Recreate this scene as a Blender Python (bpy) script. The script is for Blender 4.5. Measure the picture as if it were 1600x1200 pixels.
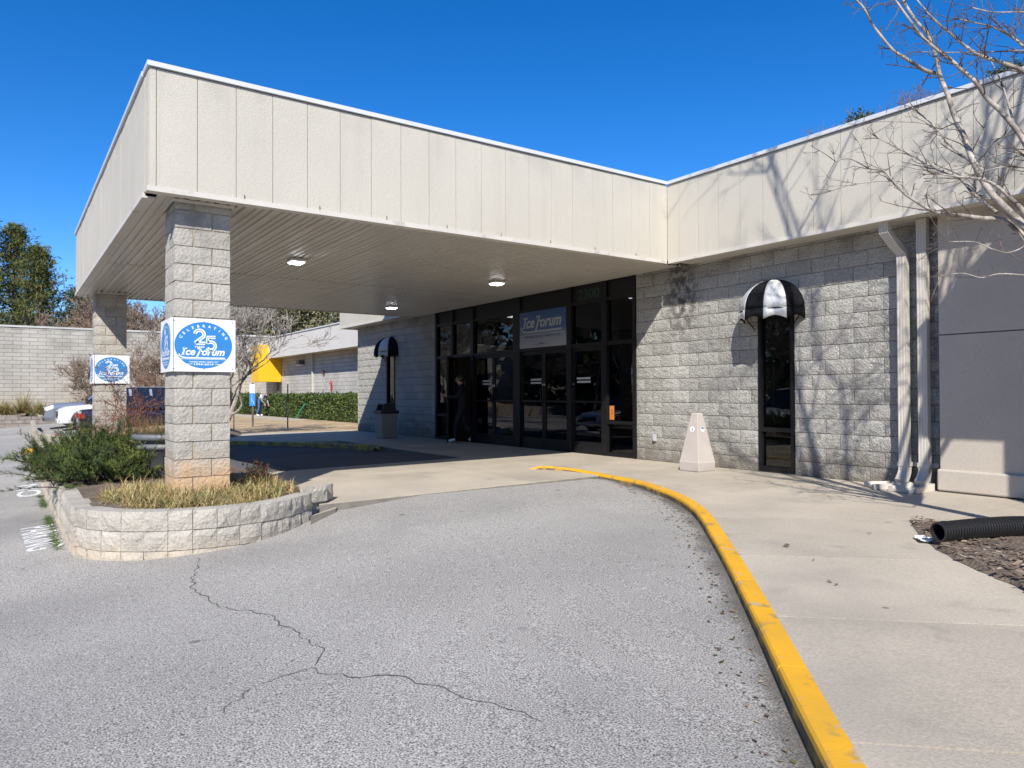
import bpy, bmesh, math, random
from mathutils import Vector, Matrix
random.seed(7)
R = random.Random(11)
scene = bpy.context.scene
for o in list(bpy.data.objects): bpy.data.objects.remove(o)
COL = scene.collection

# ------------------------------------------------------------------ camera
CX, CY, CZ, FPX = 3.3238, -9.2283, 1.1796, 1132.86
YAW, PITCH, ROLL = 0.6084, 0.0129, -0.0038
_f = Vector((-math.cos(YAW)*math.cos(PITCH), math.sin(YAW)*math.cos(PITCH), math.sin(PITCH)))
_r = Vector((math.sin(YAW), math.cos(YAW), 0)); _u = _r.cross(_f)
_r2 = _r*math.cos(ROLL)+_u*math.sin(ROLL); _u2 = _u*math.cos(ROLL)-_r*math.sin(ROLL)
CAMP = Vector((CX, CY, CZ))
cd = bpy.data.cameras.new('camera'); cam = bpy.data.objects.new('camera', cd); COL.objects.link(cam)
cam.matrix_world = Matrix(((_r2.x,_u2.x,-_f.x,CX),(_r2.y,_u2.y,-_f.y,CY),(_r2.z,_u2.z,-_f.z,CZ),(0,0,0,1)))
cd.sensor_width = 36; cd.lens = FPX/1600*36; cd.clip_start = 0.05; cd.clip_end = 1500
scene.camera = cam

# ------------------------------------------------------------------ sky and sun
SUN = Vector((0.91, -0.75, 1.0)).normalized()
ELEV = math.asin(SUN.z)
w = bpy.data.worlds.new('World'); scene.world = w; w.use_nodes = True
nt = w.node_tree; nt.nodes.clear()
sky = nt.nodes.new('ShaderNodeTexSky'); sky.sky_type = 'NISHITA'; sky.sun_disc = False
sky.sun_elevation = ELEV; sky.sun_rotation = math.atan2(SUN.x, SUN.y)
sky.altitude = 2500; sky.air_density = 1.0; sky.dust_density = 0.0; sky.ozone_density = 3.0
bg = nt.nodes.new('ShaderNodeBackground'); bg.inputs[1].default_value = 0.146
hsv = nt.nodes.new('ShaderNodeHueSaturation'); hsv.inputs['Saturation'].default_value = 1.36; hsv.inputs['Hue'].default_value = 0.507
out = nt.nodes.new('ShaderNodeOutputWorld')
nt.links.new(sky.outputs[0], hsv.inputs['Color']); nt.links.new(hsv.outputs[0], bg.inputs[0]); nt.links.new(bg.outputs[0], out.inputs[0])
sl = bpy.data.lights.new('sun', 'SUN'); sl.energy = 4.9; sl.angle = math.radians(0.53); sl.color = (1.0, 0.955, 0.89)
so = bpy.data.objects.new('sun', sl); COL.objects.link(so); so.location = (20, -14, 22)
so.rotation_euler = SUN.to_track_quat('Z', 'Y').to_euler()
vs = scene.view_settings; vs.view_transform = 'Standard'; vs.look = 'None'; vs.exposure = 0.42; vs.gamma = 1; vs.use_curve_mapping = False
scene.render.resolution_x = 1024; scene.render.resolution_y = 768
scene.render.engine = 'CYCLES'

# ------------------------------------------------------------------ pixel helpers (a pixel is only a direction)
def ray(x, y): return _f+_r2*((x-800)/FPX)-_u2*((y-600)/FPX)
def onz(x, y, z): d = ray(x, y); return CAMP+d*((z-CZ)/d.z)
def ony(x, y, v): d = ray(x, y); return CAMP+d*((v-CY)/d.y)
def onx(x, y, v): d = ray(x, y); return CAMP+d*((v-CX)/d.x)
def atd(x, y, D): return CAMP+ray(x, y)*D
def sm(a, b, t):
    t = max(0., min(1., (t-a)/(b-a))); return t*t*(3-2*t)
def zcon(x, y): return 0.01*y if y < 0 else 0.0
def zas(x, y):
    z = -0.052-0.055*sm(-5.0, -3.2, x)*sm(2, -4, y)
    yy = -y-5.0; k = 0.083-0.058*sm(-3.8, 0.5, x)
    if yy > 0: z -= k*min(yy, 4.2)+0.02*max(0, min(yy-4.2, 4))
    return z-0.2*sm(-16, -28, x)
def onas(x, y, dz=0):
    z = -0.3
    for _ in range(12):
        P = onz(x, y, z); z = zas(P.x, P.y)+dz
    return onz(x, y, z)

# ------------------------------------------------------------------ materials
MAT = {}
def nodes_of(m):
    m.use_nodes = True; n = m.node_tree; b = n.nodes['Principled BSDF']; return n, b
def mat(name, col, rough=0.8, var=0.12, vs_=3.0, bump=0.0, bs=60.0, metal=0.0, var2=0.0, vs2=40.0, spec=0.5, objrand=0.0, tint=None, coat=0.0, attr=False, bdist=0.01, bs2=0.0):
    """procedural paint: base colour, broad and fine mottling, per-object variation, bump"""
    if name in MAT: return MAT[name]
    m = bpy.data.materials.new(name); n, b = nodes_of(m); L = n.links.new
    b.inputs['Roughness'].default_value = rough; b.inputs['Metallic'].default_value = metal
    b.inputs['Specular IOR Level'].default_value = spec
    b.inputs['Coat Weight'].default_value = coat
    geo = n.nodes.new('ShaderNodeNewGeometry')
    if attr:
        a = n.nodes.new('ShaderNodeAttribute'); a.attribute_name = 'Col'; cur = a.outputs['Color']
    else:
        rgb = n.nodes.new('ShaderNodeRGB'); rgb.outputs[0].default_value = (*col, 1); cur = rgb.outputs[0]
    def mul(cur, scale, amt, detail=4, dist=0.0):
        t = n.nodes.new('ShaderNodeTexNoise'); t.inputs['Scale'].default_value = scale; t.inputs['Detail'].default_value = detail; t.inputs['Distortion'].default_value = dist
        L(geo.outputs['Position'], t.inputs['Vector'])
        mr = n.nodes.new('ShaderNodeMapRange'); mr.inputs[1].default_value = 0.28; mr.inputs[2].default_value = 0.72
        mr.inputs[3].default_value = 1-amt; mr.inputs[4].default_value = 1+amt; L(t.outputs['Fac'], mr.inputs[0])
        mx = n.nodes.new('ShaderNodeMix'); mx.data_type = 'RGBA'; mx.blend_type = 'MULTIPLY'; mx.inputs[0].default_value = 1
        L(cur, mx.inputs[6]); L(mr.outputs[0], mx.inputs[7]); return mx.outputs[2]
    if var: cur = mul(cur, vs_, var)
    if var2: cur = mul(cur, vs2, var2, 2)
    if objrand:
        oi = n.nodes.new('ShaderNodeObjectInfo'); mr = n.nodes.new('ShaderNodeMapRange')
        mr.inputs[3].default_value = 1-objrand; mr.inputs[4].default_value = 1+objrand; L(oi.outputs['Random'], mr.inputs[0])
        mx = n.nodes.new('ShaderNodeMix'); mx.data_type = 'RGBA'; mx.blend_type = 'MULTIPLY'; mx.inputs[0].default_value = 1
        L(cur, mx.inputs[6]); L(mr.outputs[0], mx.inputs[7]); cur = mx.outputs[2]
    for (kind, c2, args) in (tint or []):
        fac = stain_fac(n, geo, kind, args)
        mx = n.nodes.new('ShaderNodeMix'); mx.data_type = 'RGBA'; mx.blend_type = 'MIX'
        L(fac, mx.inputs[0]); L(cur, mx.inputs[6]); mx.inputs[7].default_value = (*c2, 1); cur = mx.outputs[2]
    L(cur, b.inputs['Base Color'])
    if bump:
        t = n.nodes.new('ShaderNodeTexNoise'); t.inputs['Scale'].default_value = bs; t.inputs['Detail'].default_value = 5; t.inputs['Roughness'].default_value = 0.6
        L(geo.outputs['Position'], t.inputs['Vector'])
        bp = n.nodes.new('ShaderNodeBump'); bp.inputs['Strength'].default_value = bump; bp.inputs['Distance'].default_value = bdist
        L(t.outputs['Fac'], bp.inputs['Height']); L(bp.outputs[0], b.inputs['Normal'])
    MAT[name] = m; return m
def M_(n, op, a, b=None, c=None):
    x = n.nodes.new('ShaderNodeMath'); x.operation = op
    for i, v in enumerate((a, b, c)):
        if v is None: continue
        if isinstance(v, (int, float)): x.inputs[i].default_value = v
        else: n.links.new(v, x.inputs[i])
    return x.outputs[0]
def rng(n, v, a, b, lo=0., hi=1.):
    m = n.nodes.new('ShaderNodeMapRange'); m.inputs[1].default_value = a; m.inputs[2].default_value = b; m.inputs[3].default_value = lo; m.inputs[4].default_value = hi
    m.interpolation_type = 'SMOOTHSTEP'; n.links.new(v, m.inputs[0]); return m.outputs[0]
def noise(n, geo, scale, detail=4, vec=None):
    t = n.nodes.new('ShaderNodeTexNoise'); t.inputs['Scale'].default_value = scale; t.inputs['Detail'].default_value = detail
    n.links.new(vec if vec is not None else geo.outputs['Position'], t.inputs['Vector']); return t.outputs['Fac']
def stain_fac(n, geo, kind, a):
    sp = n.nodes.new('ShaderNodeSeparateXYZ'); n.links.new(geo.outputs['Position'], sp.inputs[0]); X, Y, Z = sp.outputs
    if kind == 'low':      # rises from the ground: (z_full, z_none, strength)
        f = rng(n, M_(n, 'ADD', Z, M_(n, 'MULTIPLY', M_(n, 'SUBTRACT', noise(n, geo, 5), 0.5), a[3])), a[0], a[1], a[2], 0.)
        return f
    if kind == 'streakx':  # vertical water streak on the facade at x=a0, half width a1, from z=a2 to a3
        wob = M_(n, 'MULTIPLY', M_(n, 'SUBTRACT', noise(n, geo, 2.3), 0.5), 0.30)
        dx = M_(n, 'ABSOLUTE', M_(n, 'SUBTRACT', M_(n, 'ADD', X, wob), a[0]))
        f = rng(n, dx, 0.2*a[1], a[1], 1., 0.)
        g = rng(n, Z, a[2], a[3], 0., 1.)
        h = rng(n, noise(n, geo, 9), 0.35, 0.62)
        return M_(n, 'MULTIPLY', M_(n, 'MULTIPLY', M_(n, 'MULTIPLY', f, g), h), a[4])
    if kind == 'patch':    # grime patches: (scale, lo, hi, strength)
        return M_(n, 'MULTIPLY', rng(n, noise(n, geo, a[0], 6), a[1], a[2]), a[3])
    if kind == 'spot':     # small round spots
        v = n.nodes.new('ShaderNodeTexVoronoi'); v.inputs['Scale'].default_value = a[0]; n.links.new(geo.outputs['Position'], v.inputs['Vector'])
        return M_(n, 'MULTIPLY', M_(n, 'MULTIPLY', rng(n, v.outputs['Distance'], a[1]*0.7, a[1], 1., 0.), rng(n, noise(n, geo, a[0]*0.31, 1), 0.56, 0.60)), a[2])
    if kind == 'vstreak':  # faint rain streaks running down: (horizontal scale, lo, hi, strength)
        cb = n.nodes.new('ShaderNodeCombineXYZ'); n.links.new(M_(n, 'MULTIPLY', X, a[0]), cb.inputs[0]); n.links.new(M_(n, 'MULTIPLY', Y, a[0]), cb.inputs[1]); n.links.new(M_(n, 'MULTIPLY', Z, .45), cb.inputs[2])
        return M_(n, 'MULTIPLY', rng(n, noise(n, geo, 1.0, 5, cb.outputs[0]), a[1], a[2]), a[3])
    if kind == 'topdirt':  # grime running down from the top of a wall: z from a0 (none) to a1 (full)
        return M_(n, 'MULTIPLY', M_(n, 'MULTIPLY', rng(n, Z, a[0], a[1]), rng(n, noise(n, geo, a[2], 5), 0.42, 0.66)), a[3])

def flat(name, col, rough=0.5, emis=0.0, metal=0.0, spec=0.5):
    if name in MAT: return MAT[name]
    m = bpy.data.materials.new(name); n, b = nodes_of(m)
    b.inputs['Base Color'].default_value = (*col, 1); b.inputs['Roughness'].default_value = rough; b.inputs['Metallic'].default_value = metal
    b.inputs['Specular IOR Level'].default_value = spec
    if emis: b.inputs['Emission Color'].default_value = (*col, 1); b.inputs['Emission Strength'].default_value = emis
    MAT[name] = m; return m
def glassmat(name, tint, ior=1.5, rough=0.0, refl=(1, 1, 1)):
    if name in MAT: return MAT[name]
    m = bpy.data.materials.new(name); m.use_nodes = True; n = m.node_tree; n.nodes.clear()
    o = n.nodes.new('ShaderNodeOutputMaterial'); tr = n.nodes.new('ShaderNodeBsdfTransparent'); tr.inputs[0].default_value = (*tint, 1)
    gl = n.nodes.new('ShaderNodeBsdfGlossy'); gl.inputs['Roughness'].default_value = rough; gl.inputs[0].default_value = (*refl, 1)
    fr = n.nodes.new('ShaderNodeFresnel'); fr.inputs[0].default_value = ior
    geo = n.nodes.new('ShaderNodeNewGeometry'); bp = n.nodes.new('ShaderNodeBump'); bp.inputs['Strength'].default_value = 0.06; bp.inputs['Distance'].default_value = 0.03
    t = n.nodes.new('ShaderNodeTexNoise'); t.inputs['Scale'].default_value = 1.3; n.links.new(geo.outputs['Position'], t.inputs['Vector'])
    n.links.new(t.outputs['Fac'], bp.inputs['Height']); n.links.new(bp.outputs[0], gl.inputs['Normal'])
    mx = n.nodes.new('ShaderNodeMixShader'); n.links.new(fr.outputs[0], mx.inputs[0]); n.links.new(tr.outputs[0], mx.inputs[1]); n.links.new(gl.outputs[0], mx.inputs[2]); n.links.new(mx.outputs[0], o.inputs[0])
    MAT[name] = m; return m

# ------------------------------------------------------------------ mesh helpers
def link(o, parent=None):
    COL.objects.link(o)
    if parent is not None: o.parent = parent
    return o
def tag(o, label, cat, group=None):
    o['label'] = label; o['category'] = cat
    if group: o['group'] = group
    return o
def empty(name, loc=(0, 0, 0)):
    o = bpy.data.objects.new(name, None); o.location = loc; o.empty_display_size = 0.2; return link(o)
def thing(name, loc, label, cat, group=None): return tag(empty(name, loc), label, cat, group)
class MB:
    def __init__(s): s.v = []; s.f = []; s.c = []; s.mi = []
    def face(s, pts, col=None, mi=0):
        i = len(s.v); s.v.extend([tuple(p) for p in pts]); s.f.append(tuple(range(i, i+len(pts))))
        if col is not None: s.c.append(col)
        s.mi.append(mi)
    def add(s, vs, fs, mi=0):
        i = len(s.v); s.v.extend([tuple(p) for p in vs])
        for f in fs: s.f.append(tuple(a+i for a in f)); s.mi.append(mi)
    def box(s, a, b, mi=0):
        x0, y0, z0 = a; x1, y1, z1 = b
        if x0 > x1: x0, x1 = x1, x0
        if y0 > y1: y0, y1 = y1, y0
        if z0 > z1: z0, z1 = z1, z0
        s.add([(x0,y0,z0),(x1,y0,z0),(x1,y1,z0),(x0,y1,z0),(x0,y0,z1),(x1,y0,z1),(x1,y1,z1),(x0,y1,z1)],
              [(0,3,2,1),(4,5,6,7),(0,1,5,4),(1,2,6,5),(2,3,7,6),(3,0,4,7)], mi)
    def obox(s, c, ax, ay, az, mi=0):   # oriented box: centre and three half vectors
        c = Vector(c); ax = Vector(ax); ay = Vector(ay); az = Vector(az); vs = []
        for k in (-1, 1):
            for (i, j) in ((-1,-1),(1,-1),(1,1),(-1,1)): vs.append(c+ax*i+ay*j+az*k)
        s.add(vs, [(0,3,2,1),(4,5,6,7),(0,1,5,4),(1,2,6,5),(2,3,7,6),(3,0,4,7)], mi)
    def tube(s, pts, rad, n=6, cap=True, mi=0):
        pts = [Vector(p) for p in pts]
        if not isinstance(rad, (list, tuple)): rad = [rad]*len(pts)
        base = len(s.v); prev = None
        for i, p in enumerate(pts):
            t = (pts[min(i+1, len(pts)-1)]-pts[max(i-1, 0)])
            t = t.normalized() if t.length > 1e-9 else Vector((0,0,1))
            if prev is None:
                a = t.cross(Vector((0.31, 0.11, 1)));
                if a.length < 1e-3: a = t.cross(Vector((1, 0, 0)))
            else: a = prev-t*prev.dot(t)
            a = a.normalized() if a.length > 1e-6 else t.orthogonal().normalized(); prev = a; b = t.cross(a)
            for k in range(n):
                q = 2*math.pi*k/n; s.v.append(tuple(p+(a*math.cos(q)+b*math.sin(q))*rad[i]))
        for i in range(len(pts)-1):
            for k in range(n):
                k2 = (k+1) % n; s.f.append((base+i*n+k, base+i*n+k2, base+(i+1)*n+k2, base+(i+1)*n+k)); s.mi.append(mi)
        if cap:
            s.f.append(tuple(base+k for k in range(n-1, -1, -1))); s.mi.append(mi)
            e = base+(len(pts)-1)*n; s.f.append(tuple(e+k for k in range(n))); s.mi.append(mi)
    def lathe(s, prof, n=20, c=(0,0,0), mi=0, cap=True):
        base = len(s.v)
        for (r, z) in prof:
            for k in range(n):
                q = 2*math.pi*k/n; s.v.append((c[0]+r*math.cos(q), c[1]+r*math.sin(q), c[2]+z))
        for i in range(len(prof)-1):
            for k in range(n):
                k2 = (k+1) % n; s.f.append((base+i*n+k, base+i*n+k2, base+(i+1)*n+k2, base+(i+1)*n+k)); s.mi.append(mi)
        if cap:
            s.f.append(tuple(base+k for k in range(n-1, -1, -1))); s.mi.append(mi)
            e = base+(len(prof)-1)*n; s.f.append(tuple(e+k for k in range(n))); s.mi.append(mi)
    def prism(s, poly, z0, z1, mi=0):   # poly: list of (x,y) ccw, z may be functions
        g0 = z0 if callable(z0) else (lambda x, y: z0); g1 = z1 if callable(z1) else (lambda x, y: z1)
        n = len(poly); vs = [(x, y, g0(x, y)) for x, y in poly]+[(x, y, g1(x, y)) for x, y in poly]
        fs = [tuple(range(n-1, -1, -1)), tuple(range(n, 2*n))]+[(i, (i+1) % n, n+(i+1) % n, n+i) for i in range(n)]
        s.add(vs, fs, mi)
    def mesh(s, name, mats, smooth=False):
        me = bpy.data.meshes.new(name); me.from_pydata(s.v, [], s.f)
        for m in (mats if isinstance(mats, (list, tuple)) else [mats]): me.materials.append(m)
        if isinstance(mats, (list, tuple)) and len(mats) > 1: me.polygons.foreach_set('material_index', s.mi)
        if s.c:
            at = me.color_attributes.new('Col', 'FLOAT_COLOR', 'CORNER'); buf = []
            for c, f in zip(s.c, s.f): buf.extend((*c, 1.0)*len(f))
            at.data.foreach_set('color', buf)
        if smooth: me.polygons.foreach_set('use_smooth', [True]*len(me.polygons))
        me.update(); return me
    def build(s, name, mats, parent=None, smooth=False, loc=None, bevel=0.0):
        me = s.mesh(name, mats, smooth); o = bpy.data.objects.new(name, me); link(o, parent)
        if loc is not None: o.location = loc
        if bevel:
            b = o.modifiers.new('bevel', 'BEVEL'); b.width = bevel; b.segments = 2; b.limit_method = 'ANGLE'; b.angle_limit = math.radians(40)
        return o
def obj(name, me, parent=None, loc=(0, 0, 0), rz=0.0, scale=None):
    o = bpy.data.objects.new(name, me); link(o, parent); o.location = loc; o.rotation_euler = (0, 0, rz)
    if scale: o.scale = scale
    return o
def structure(o): o['kind'] = 'structure'; return o
def stuff(o): o['kind'] = 'stuff'; return o
def clip(poly, a, b, c):   # keep a*x+b*y<=c
    outp = []
    for i in range(len(poly)):
        p, q = poly[i], poly[(i+1) % len(poly)]; dp, dq = a*p[0]+b*p[1]-c, a*q[0]+b*q[1]-c
        if dp <= 0: outp.append(p)
        if (dp < 0 < dq) or (dq < 0 < dp):
            t = dp/(dp-dq); outp.append((p[0]+(q[0]-p[0])*t, p[1]+(q[1]-p[1])*t))
    return outp
def area(poly): return 0.5*sum(poly[i][0]*poly[(i+1) % len(poly)][1]-poly[(i+1) % len(poly)][0]*poly[i][1] for i in range(len(poly)))
def ccw(p): return p if area(p) > 0 else p[::-1]
def cut(polys, a, b, c, gap=0.016):
    n = math.hypot(a, b); a, b, c = a/n, b/n, c/n; res = []
    for p in polys:
        for q in (clip(p, a, b, c-gap/2), clip(p, -a, -b, -c-gap/2)):
            if len(q) > 2 and abs(area(q)) > 0.004: res.append(q)
    return res
def smoothpath(pts, n=6):   # Catmull-Rom through 2-D or 3-D points
    pts = [Vector(p) for p in pts]; res = []
    for i in range(len(pts)-1):
        p0, p1, p2, p3 = pts[max(i-1, 0)], pts[i], pts[i+1], pts[min(i+2, len(pts)-1)]
        for k in range(n):
            t = k/n; res.append(0.5*((2*p1)+(p2-p0)*t+(2*p0-5*p1+4*p2-p3)*t*t+(-p0+3*p1-3*p2+p3)*t**3))
    res.append(pts[-1]); return res
# flat lettering turned into meshes
_TX = {}
def text_shape(s, bold=0.0, shear=0.0):
    k = (s, bold, shear)
    if k in _TX: return _TX[k]
    cu = bpy.data.curves.new('t', 'FONT'); cu.body = s; cu.size = 1; cu.offset = bold; cu.shear = shear; cu.align_x = 'CENTER'; cu.resolution_u = 3
    o = bpy.data.objects.new('t', cu); COL.objects.link(o)
    dg = bpy.context.evaluated_depsgraph_get(); me = bpy.data.meshes.new_from_object(o.evaluated_get(dg))
    vs = [tuple(v.co) for v in me.vertices]; fs = [tuple(p.vertices) for p in me.polygons]
    bpy.data.objects.remove(o); bpy.data.curves.remove(cu); bpy.data.meshes.remove(me)
    xs = [v[0] for v in vs] or [0]; ys = [v[1] for v in vs] or [0]
    x0, x1, y0, y1 = min(xs), max(xs), min(ys), max(ys)
    vs = [(v[0]-(x0+x1)/2, v[1]-(y0+y1)/2) for v in vs]
    _TX[k] = (vs, fs, x1-x0, y1-y0); return _TX[k]
def put_text(mb, s, O, U, V, cx, cy, width=None, height=None, bold=0.0, shear=0.0, rot=0.0, flow=None):
    """lay lettering into the plane O + U*x + V*y, centred on (cx, cy)"""
    vs, fs, tw, th = text_shape(s, bold, shear)
    if width and height: sx, sy = width/tw, height/th
    elif width: sx = sy = width/tw
    else: sx = sy = height/th
    c, sn = math.cos(rot), math.sin(rot); res = []
    for (x, y) in vs:
        x *= sx; y *= sy; X = cx+x*c-y*sn; Y = cy+x*sn+y*c
        if flow: X, Y = flow(X, Y)
        res.append(O+U*X+V*Y)
    mb.add(res, fs)
def strip(mb, pts2, w, O, U, V):   # flat ribbon along 2-D points
    P = [Vector((p[0], p[1])) for p in pts2]; A = []; B = []
    for i in range(len(P)):
        t = P[min(i+1, len(P)-1)]-P[max(i-1, 0)]; t.normalize(); nrm = Vector((-t.y, t.x)); A.append(P[i]+nrm*w/2); B.append(P[i]-nrm*w/2)
    for i in range(len(P)-1):
        mb.face([O+U*q.x+V*q.y for q in (B[i], B[i+1], A[i+1], A[i])])
# ================================================================== GROUND
m_asphalt = mat('asphalt', (0.35, 0.33, 0.297), 0.9, 0.14, 0.45, bump=0.9, bs=190, var2=0.85, vs2=120, spec=0.25, bdist=0.006,
    tint=[('patch', (0.20, 0.195, 0.185), (0.35, 0.50, 0.72, 0.5)), ('patch', (0.19, 0.185, 0.175), (1.7, 0.62, 0.8, 0.22)), ('spot', (0.06, 0.06, 0.06), (2.2, 0.09, 0.6))])
m_concrete = mat('concrete', (0.43, 0.375, 0.293), 0.85, 0.11, 1.2, bump=0.45, bs=90, var2=0.13, vs2=60, objrand=0.07,
    tint=[('patch', (0.28, 0.25, 0.205), (0.8, 0.48, 0.75, 0.6)), ('patch', (0.22, 0.195, 0.16), (3.5, 0.60, 0.75, 0.35)), ('spot', (0.05, 0.05, 0.05), (3.0, 0.07, 0.75)), ('patch', (0.52, 0.44, 0.33), (0.45, 0.55, 0.8, 0.4))])
m_soilgrass = mat('dry_turf', (0.44, 0.32, 0.18), 0.95, 0.25, 0.8, bump=0.8, bs=40, var2=0.35, vs2=14, bdist=0.03, tint=[('patch', (0.12, 0.13, 0.05), (0.7, 0.6, 0.75, 0.6))])
m_mulch = mat('mulch', (0.18, 0.135, 0.10), 0.95, 0.25, 3, bump=1.0, bs=45, var2=0.55, vs2=38, bdist=0.03)
m_yellow = mat('yellow_paint', (0.74, 0.375, 0.012), 0.6, 0.06, 4, bump=0.25, bs=60, tint=[('patch', (0.33, 0.22, 0.08), (7, 0.56, 0.66, 0.75)), ('patch', (0.42, 0.37, 0.30), (11, 0.64, 0.69, 0.85)), ('patch', (0.55, 0.30, 0.03), (1.5, 0.45, 0.7, 0.6))])
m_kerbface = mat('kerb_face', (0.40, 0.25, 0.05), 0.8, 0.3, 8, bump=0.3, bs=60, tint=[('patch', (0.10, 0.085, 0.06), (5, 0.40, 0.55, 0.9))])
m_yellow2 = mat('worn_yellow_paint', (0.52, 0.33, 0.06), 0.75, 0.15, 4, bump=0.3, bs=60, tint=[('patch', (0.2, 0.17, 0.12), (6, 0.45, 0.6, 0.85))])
m_redp = mat('red_paint', (0.62, 0.06, 0.05), 0.6, 0.1, 4)
m_blackgap = mat('dark_recess', (0.02, 0.02, 0.022), 0.8, 0.1)

g = MB(); g.face([(-600, -600, -1.2), (600, -600, -1.2), (600, 600, -1.2), (-600, 600, -1.2)])
structure(g.build('ground', m_soilgrass))

# kerb line, sidewalk side (world metres)
KO = [(-6.02, -2.36), (-5.3, -2.06), (-4.43, -2.03), (-3.7, -2.16), (-3.08, -2.42), (-2.5, -2.72), (-1.91, -3.12), (-1.4, -3.55), (-0.87, -4.05), (-0.03, -4.86), (0.94, -5.82), (1.99, -6.87), (3.3, -8.1), (5.2, -9.7), (8.5, -12.0), (13, -14.5)]
KO = [(v.x, v.y) for v in smoothpath([(a, b, 0) for a, b in KO], 4)]
K2 = [(-11.62, -2.42), (-12.3, -2.28), (-13.2, -2.45), (-14.4, -2.95), (-16.2, -4.1), (-18.5, -5.6), (-21, -7.0), (-24, -8.0), (-27.5, -8.3), (-34, -8.2), (-40.5, -8.1)]
K2 = [(v.x, v.y) for v in smoothpath([(a, b, 0) for a, b in K2], 4)]

# asphalt: one graded sheet, cells of 0.5 m near the entrance and larger beyond
a = MB()
xs = [-70, -55, -45, -38, -32]+[-28+i*2 for i in range(5)]+[-18+i*0.5 for i in range(57)]+[12, 15, 20, 30, 60]
ys = [-90, -60, -40, -30, -25, -20, -17, -15]+[-13+i*0.5 for i in range(24)]+[-0.6]
nx, ny = len(xs), len(ys)
vs_ = [(x, y, zas(x, y)-(0.03 if (-14.7 < x < -4.9 and y > -6.2) else 0)-(0.16 if (-20.4 < x < -8.7 and y > -5.8) else 0)-(0.25 if (x > -3.0 and y > -1.9) else 0)) for y in ys for x in xs]
a.add(vs_, [(j*nx+i, j*nx+i+1, (j+1)*nx+i+1, (j+1)*nx+i) for j in range(ny-1) for i in range(nx-1)])
drive = structure(a.build('driveway', m_asphalt, smooth=True))

# cracks in the asphalt
m_crack = mat('crack', (0.10, 0.094, 0.086), 0.95, 0.2, 8)
def crack(px, w0, w1, seed):
    r = random.Random(seed); mb = MB(); P = []
    for i in range(len(px)-1):
        A, B = onas(*px[i]), onas(*px[i+1]); n = max(2, int((B-A).length/0.05))
        for k in range(n):
            t = k/n; q = A.lerp(B, t); side = Vector((-(B-A).y, (B-A).x, 0)).normalized(); q += side*r.uniform(-.022, .022); P.append(q)
    n = len(P)
    for i in range(n-1):
        w = .62*(w0+(w1-w0)*i/n)*r.uniform(.4, 1.4); t = (P[i+1]-P[i]); sd = Vector((-t.y, t.x, 0)).normalized()*w/2
        q = [P[i]-sd, P[i+1]-sd, P[i+1]+sd, P[i]+sd]; mb.face([(v.x, v.y, zas(v.x, v.y)+0.004) for v in q])
    mb.build('crack', m_crack, drive)
crack([(310,872),(308,890),(300,905),(302,923),(325,932),(330,940),(355,952),(400,957),(423,963),(437,977),(468,990),(484,1005),(504,1014),(504,1022),(495,1035),(481,1046)], .016, .010, 1)
crack([(481,1046),(500,1050),(530,1055),(545,1060),(600,1056),(638,1057),(650,1068),(680,1075),(700,1080),(725,1090),(760,1095),(800,1110),(860,1135)], .012, .006, 2)
crack([(481,1046),(440,1058),(410,1068),(385,1085),(365,1098),(330,1125)], .009, .004, 3)
crack([(0,905),(60,880),(100,868)], .008, .005, 4)
crack([(660,893),(700,889),(745,885),(800,872)], .005, .003, 5)
crack([(340,898),(365,893)], .008, .004, 6)
crack([(0,742),(40,739),(62,736)], .05, .02, 7)

# white stencilled lettering along the planter
m_white_line = mat('road_paint', (0.72, 0.72, 0.70), 0.7, 0.1, 6, tint=[('patch', (0.25, 0.25, 0.25), (25, 0.58, 0.68, 0.8))])
def stencil(word, A, B, hgt):
    mb = MB(); O = Vector((A[0], A[1], 0)); U = Vector((B[0]-A[0], B[1]-A[1], 0)); Ln = U.length; U.normalize(); V = Vector((-U.y, U.x, 0))
    put_text(mb, word, O, U, V, Ln/2, 0, width=Ln, height=hgt, bold=0.012)
    mb.v = [(x, y, zas(x, y)+0.004) for x, y, z in mb.v]
    mb.build('stencil_lettering', m_white_line, drive)
n0, n1, n2, n3 = onas(43, 758), onas(46, 776), onas(57, 823), onas(72, 858)
stencil('NO', (n0.x, n0.y), (n1.x, n1.y), 0.33); stencil('PARKING', (n2.x, n2.y), (n3.x, n3.y), 0.33)

# ---- concrete walk in front of the building, poured in slabs
walk_poly = KO[::1]+[(13, -0.0), (-6.02, -0.0)]
apron = [(-14.75, 0.0), (-14.75, -2.9), (-14.4, -6.35), (-4.66, -6.35), (-4.66, -2.30), (-4.9, -2.12), (-5.5, -2.17), (-6.02, -2.36), (-6.02, 0.0)]
apron = [(-14.75, 0.0)]+[p for p in K2 if p[0] > -14.0][::-1]
apron = [(-14.6, 0.0), (-14.6, -2.2), (-8.35, -2.2), (-8.35, -6.33), (-4.66, -6.33), (-4.66, -2.2)]+[p for p in KO if -6.03 < p[0] < -4.6][::-1]+[(-6.02, 0.0)]
def slabs(name, poly, cuts, off=0.0):
    polys = [ccw(poly)]
    for c in cuts: polys = cut(polys, *c)
    base = MB(); base.prism(ccw(poly), lambda x, y: zcon(x, y)-0.30, lambda x, y: zcon(x, y)-0.012+off)
    b = structure(base.build(name, m_blackgap if False else m_concrete_d))
    for p in polys:
        s = MB(); s.prism(p, lambda x, y: zcon(x, y)-0.011+off, lambda x, y: zcon(x, y)+off); s.build('slab', m_concrete, b)
    return b
m_concrete_d = mat('joint_dirt', (0.20, 0.18, 0.15), 0.9, 0.2, 6)
kd = Vector((0.715, -0.699)); kn = kd
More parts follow.
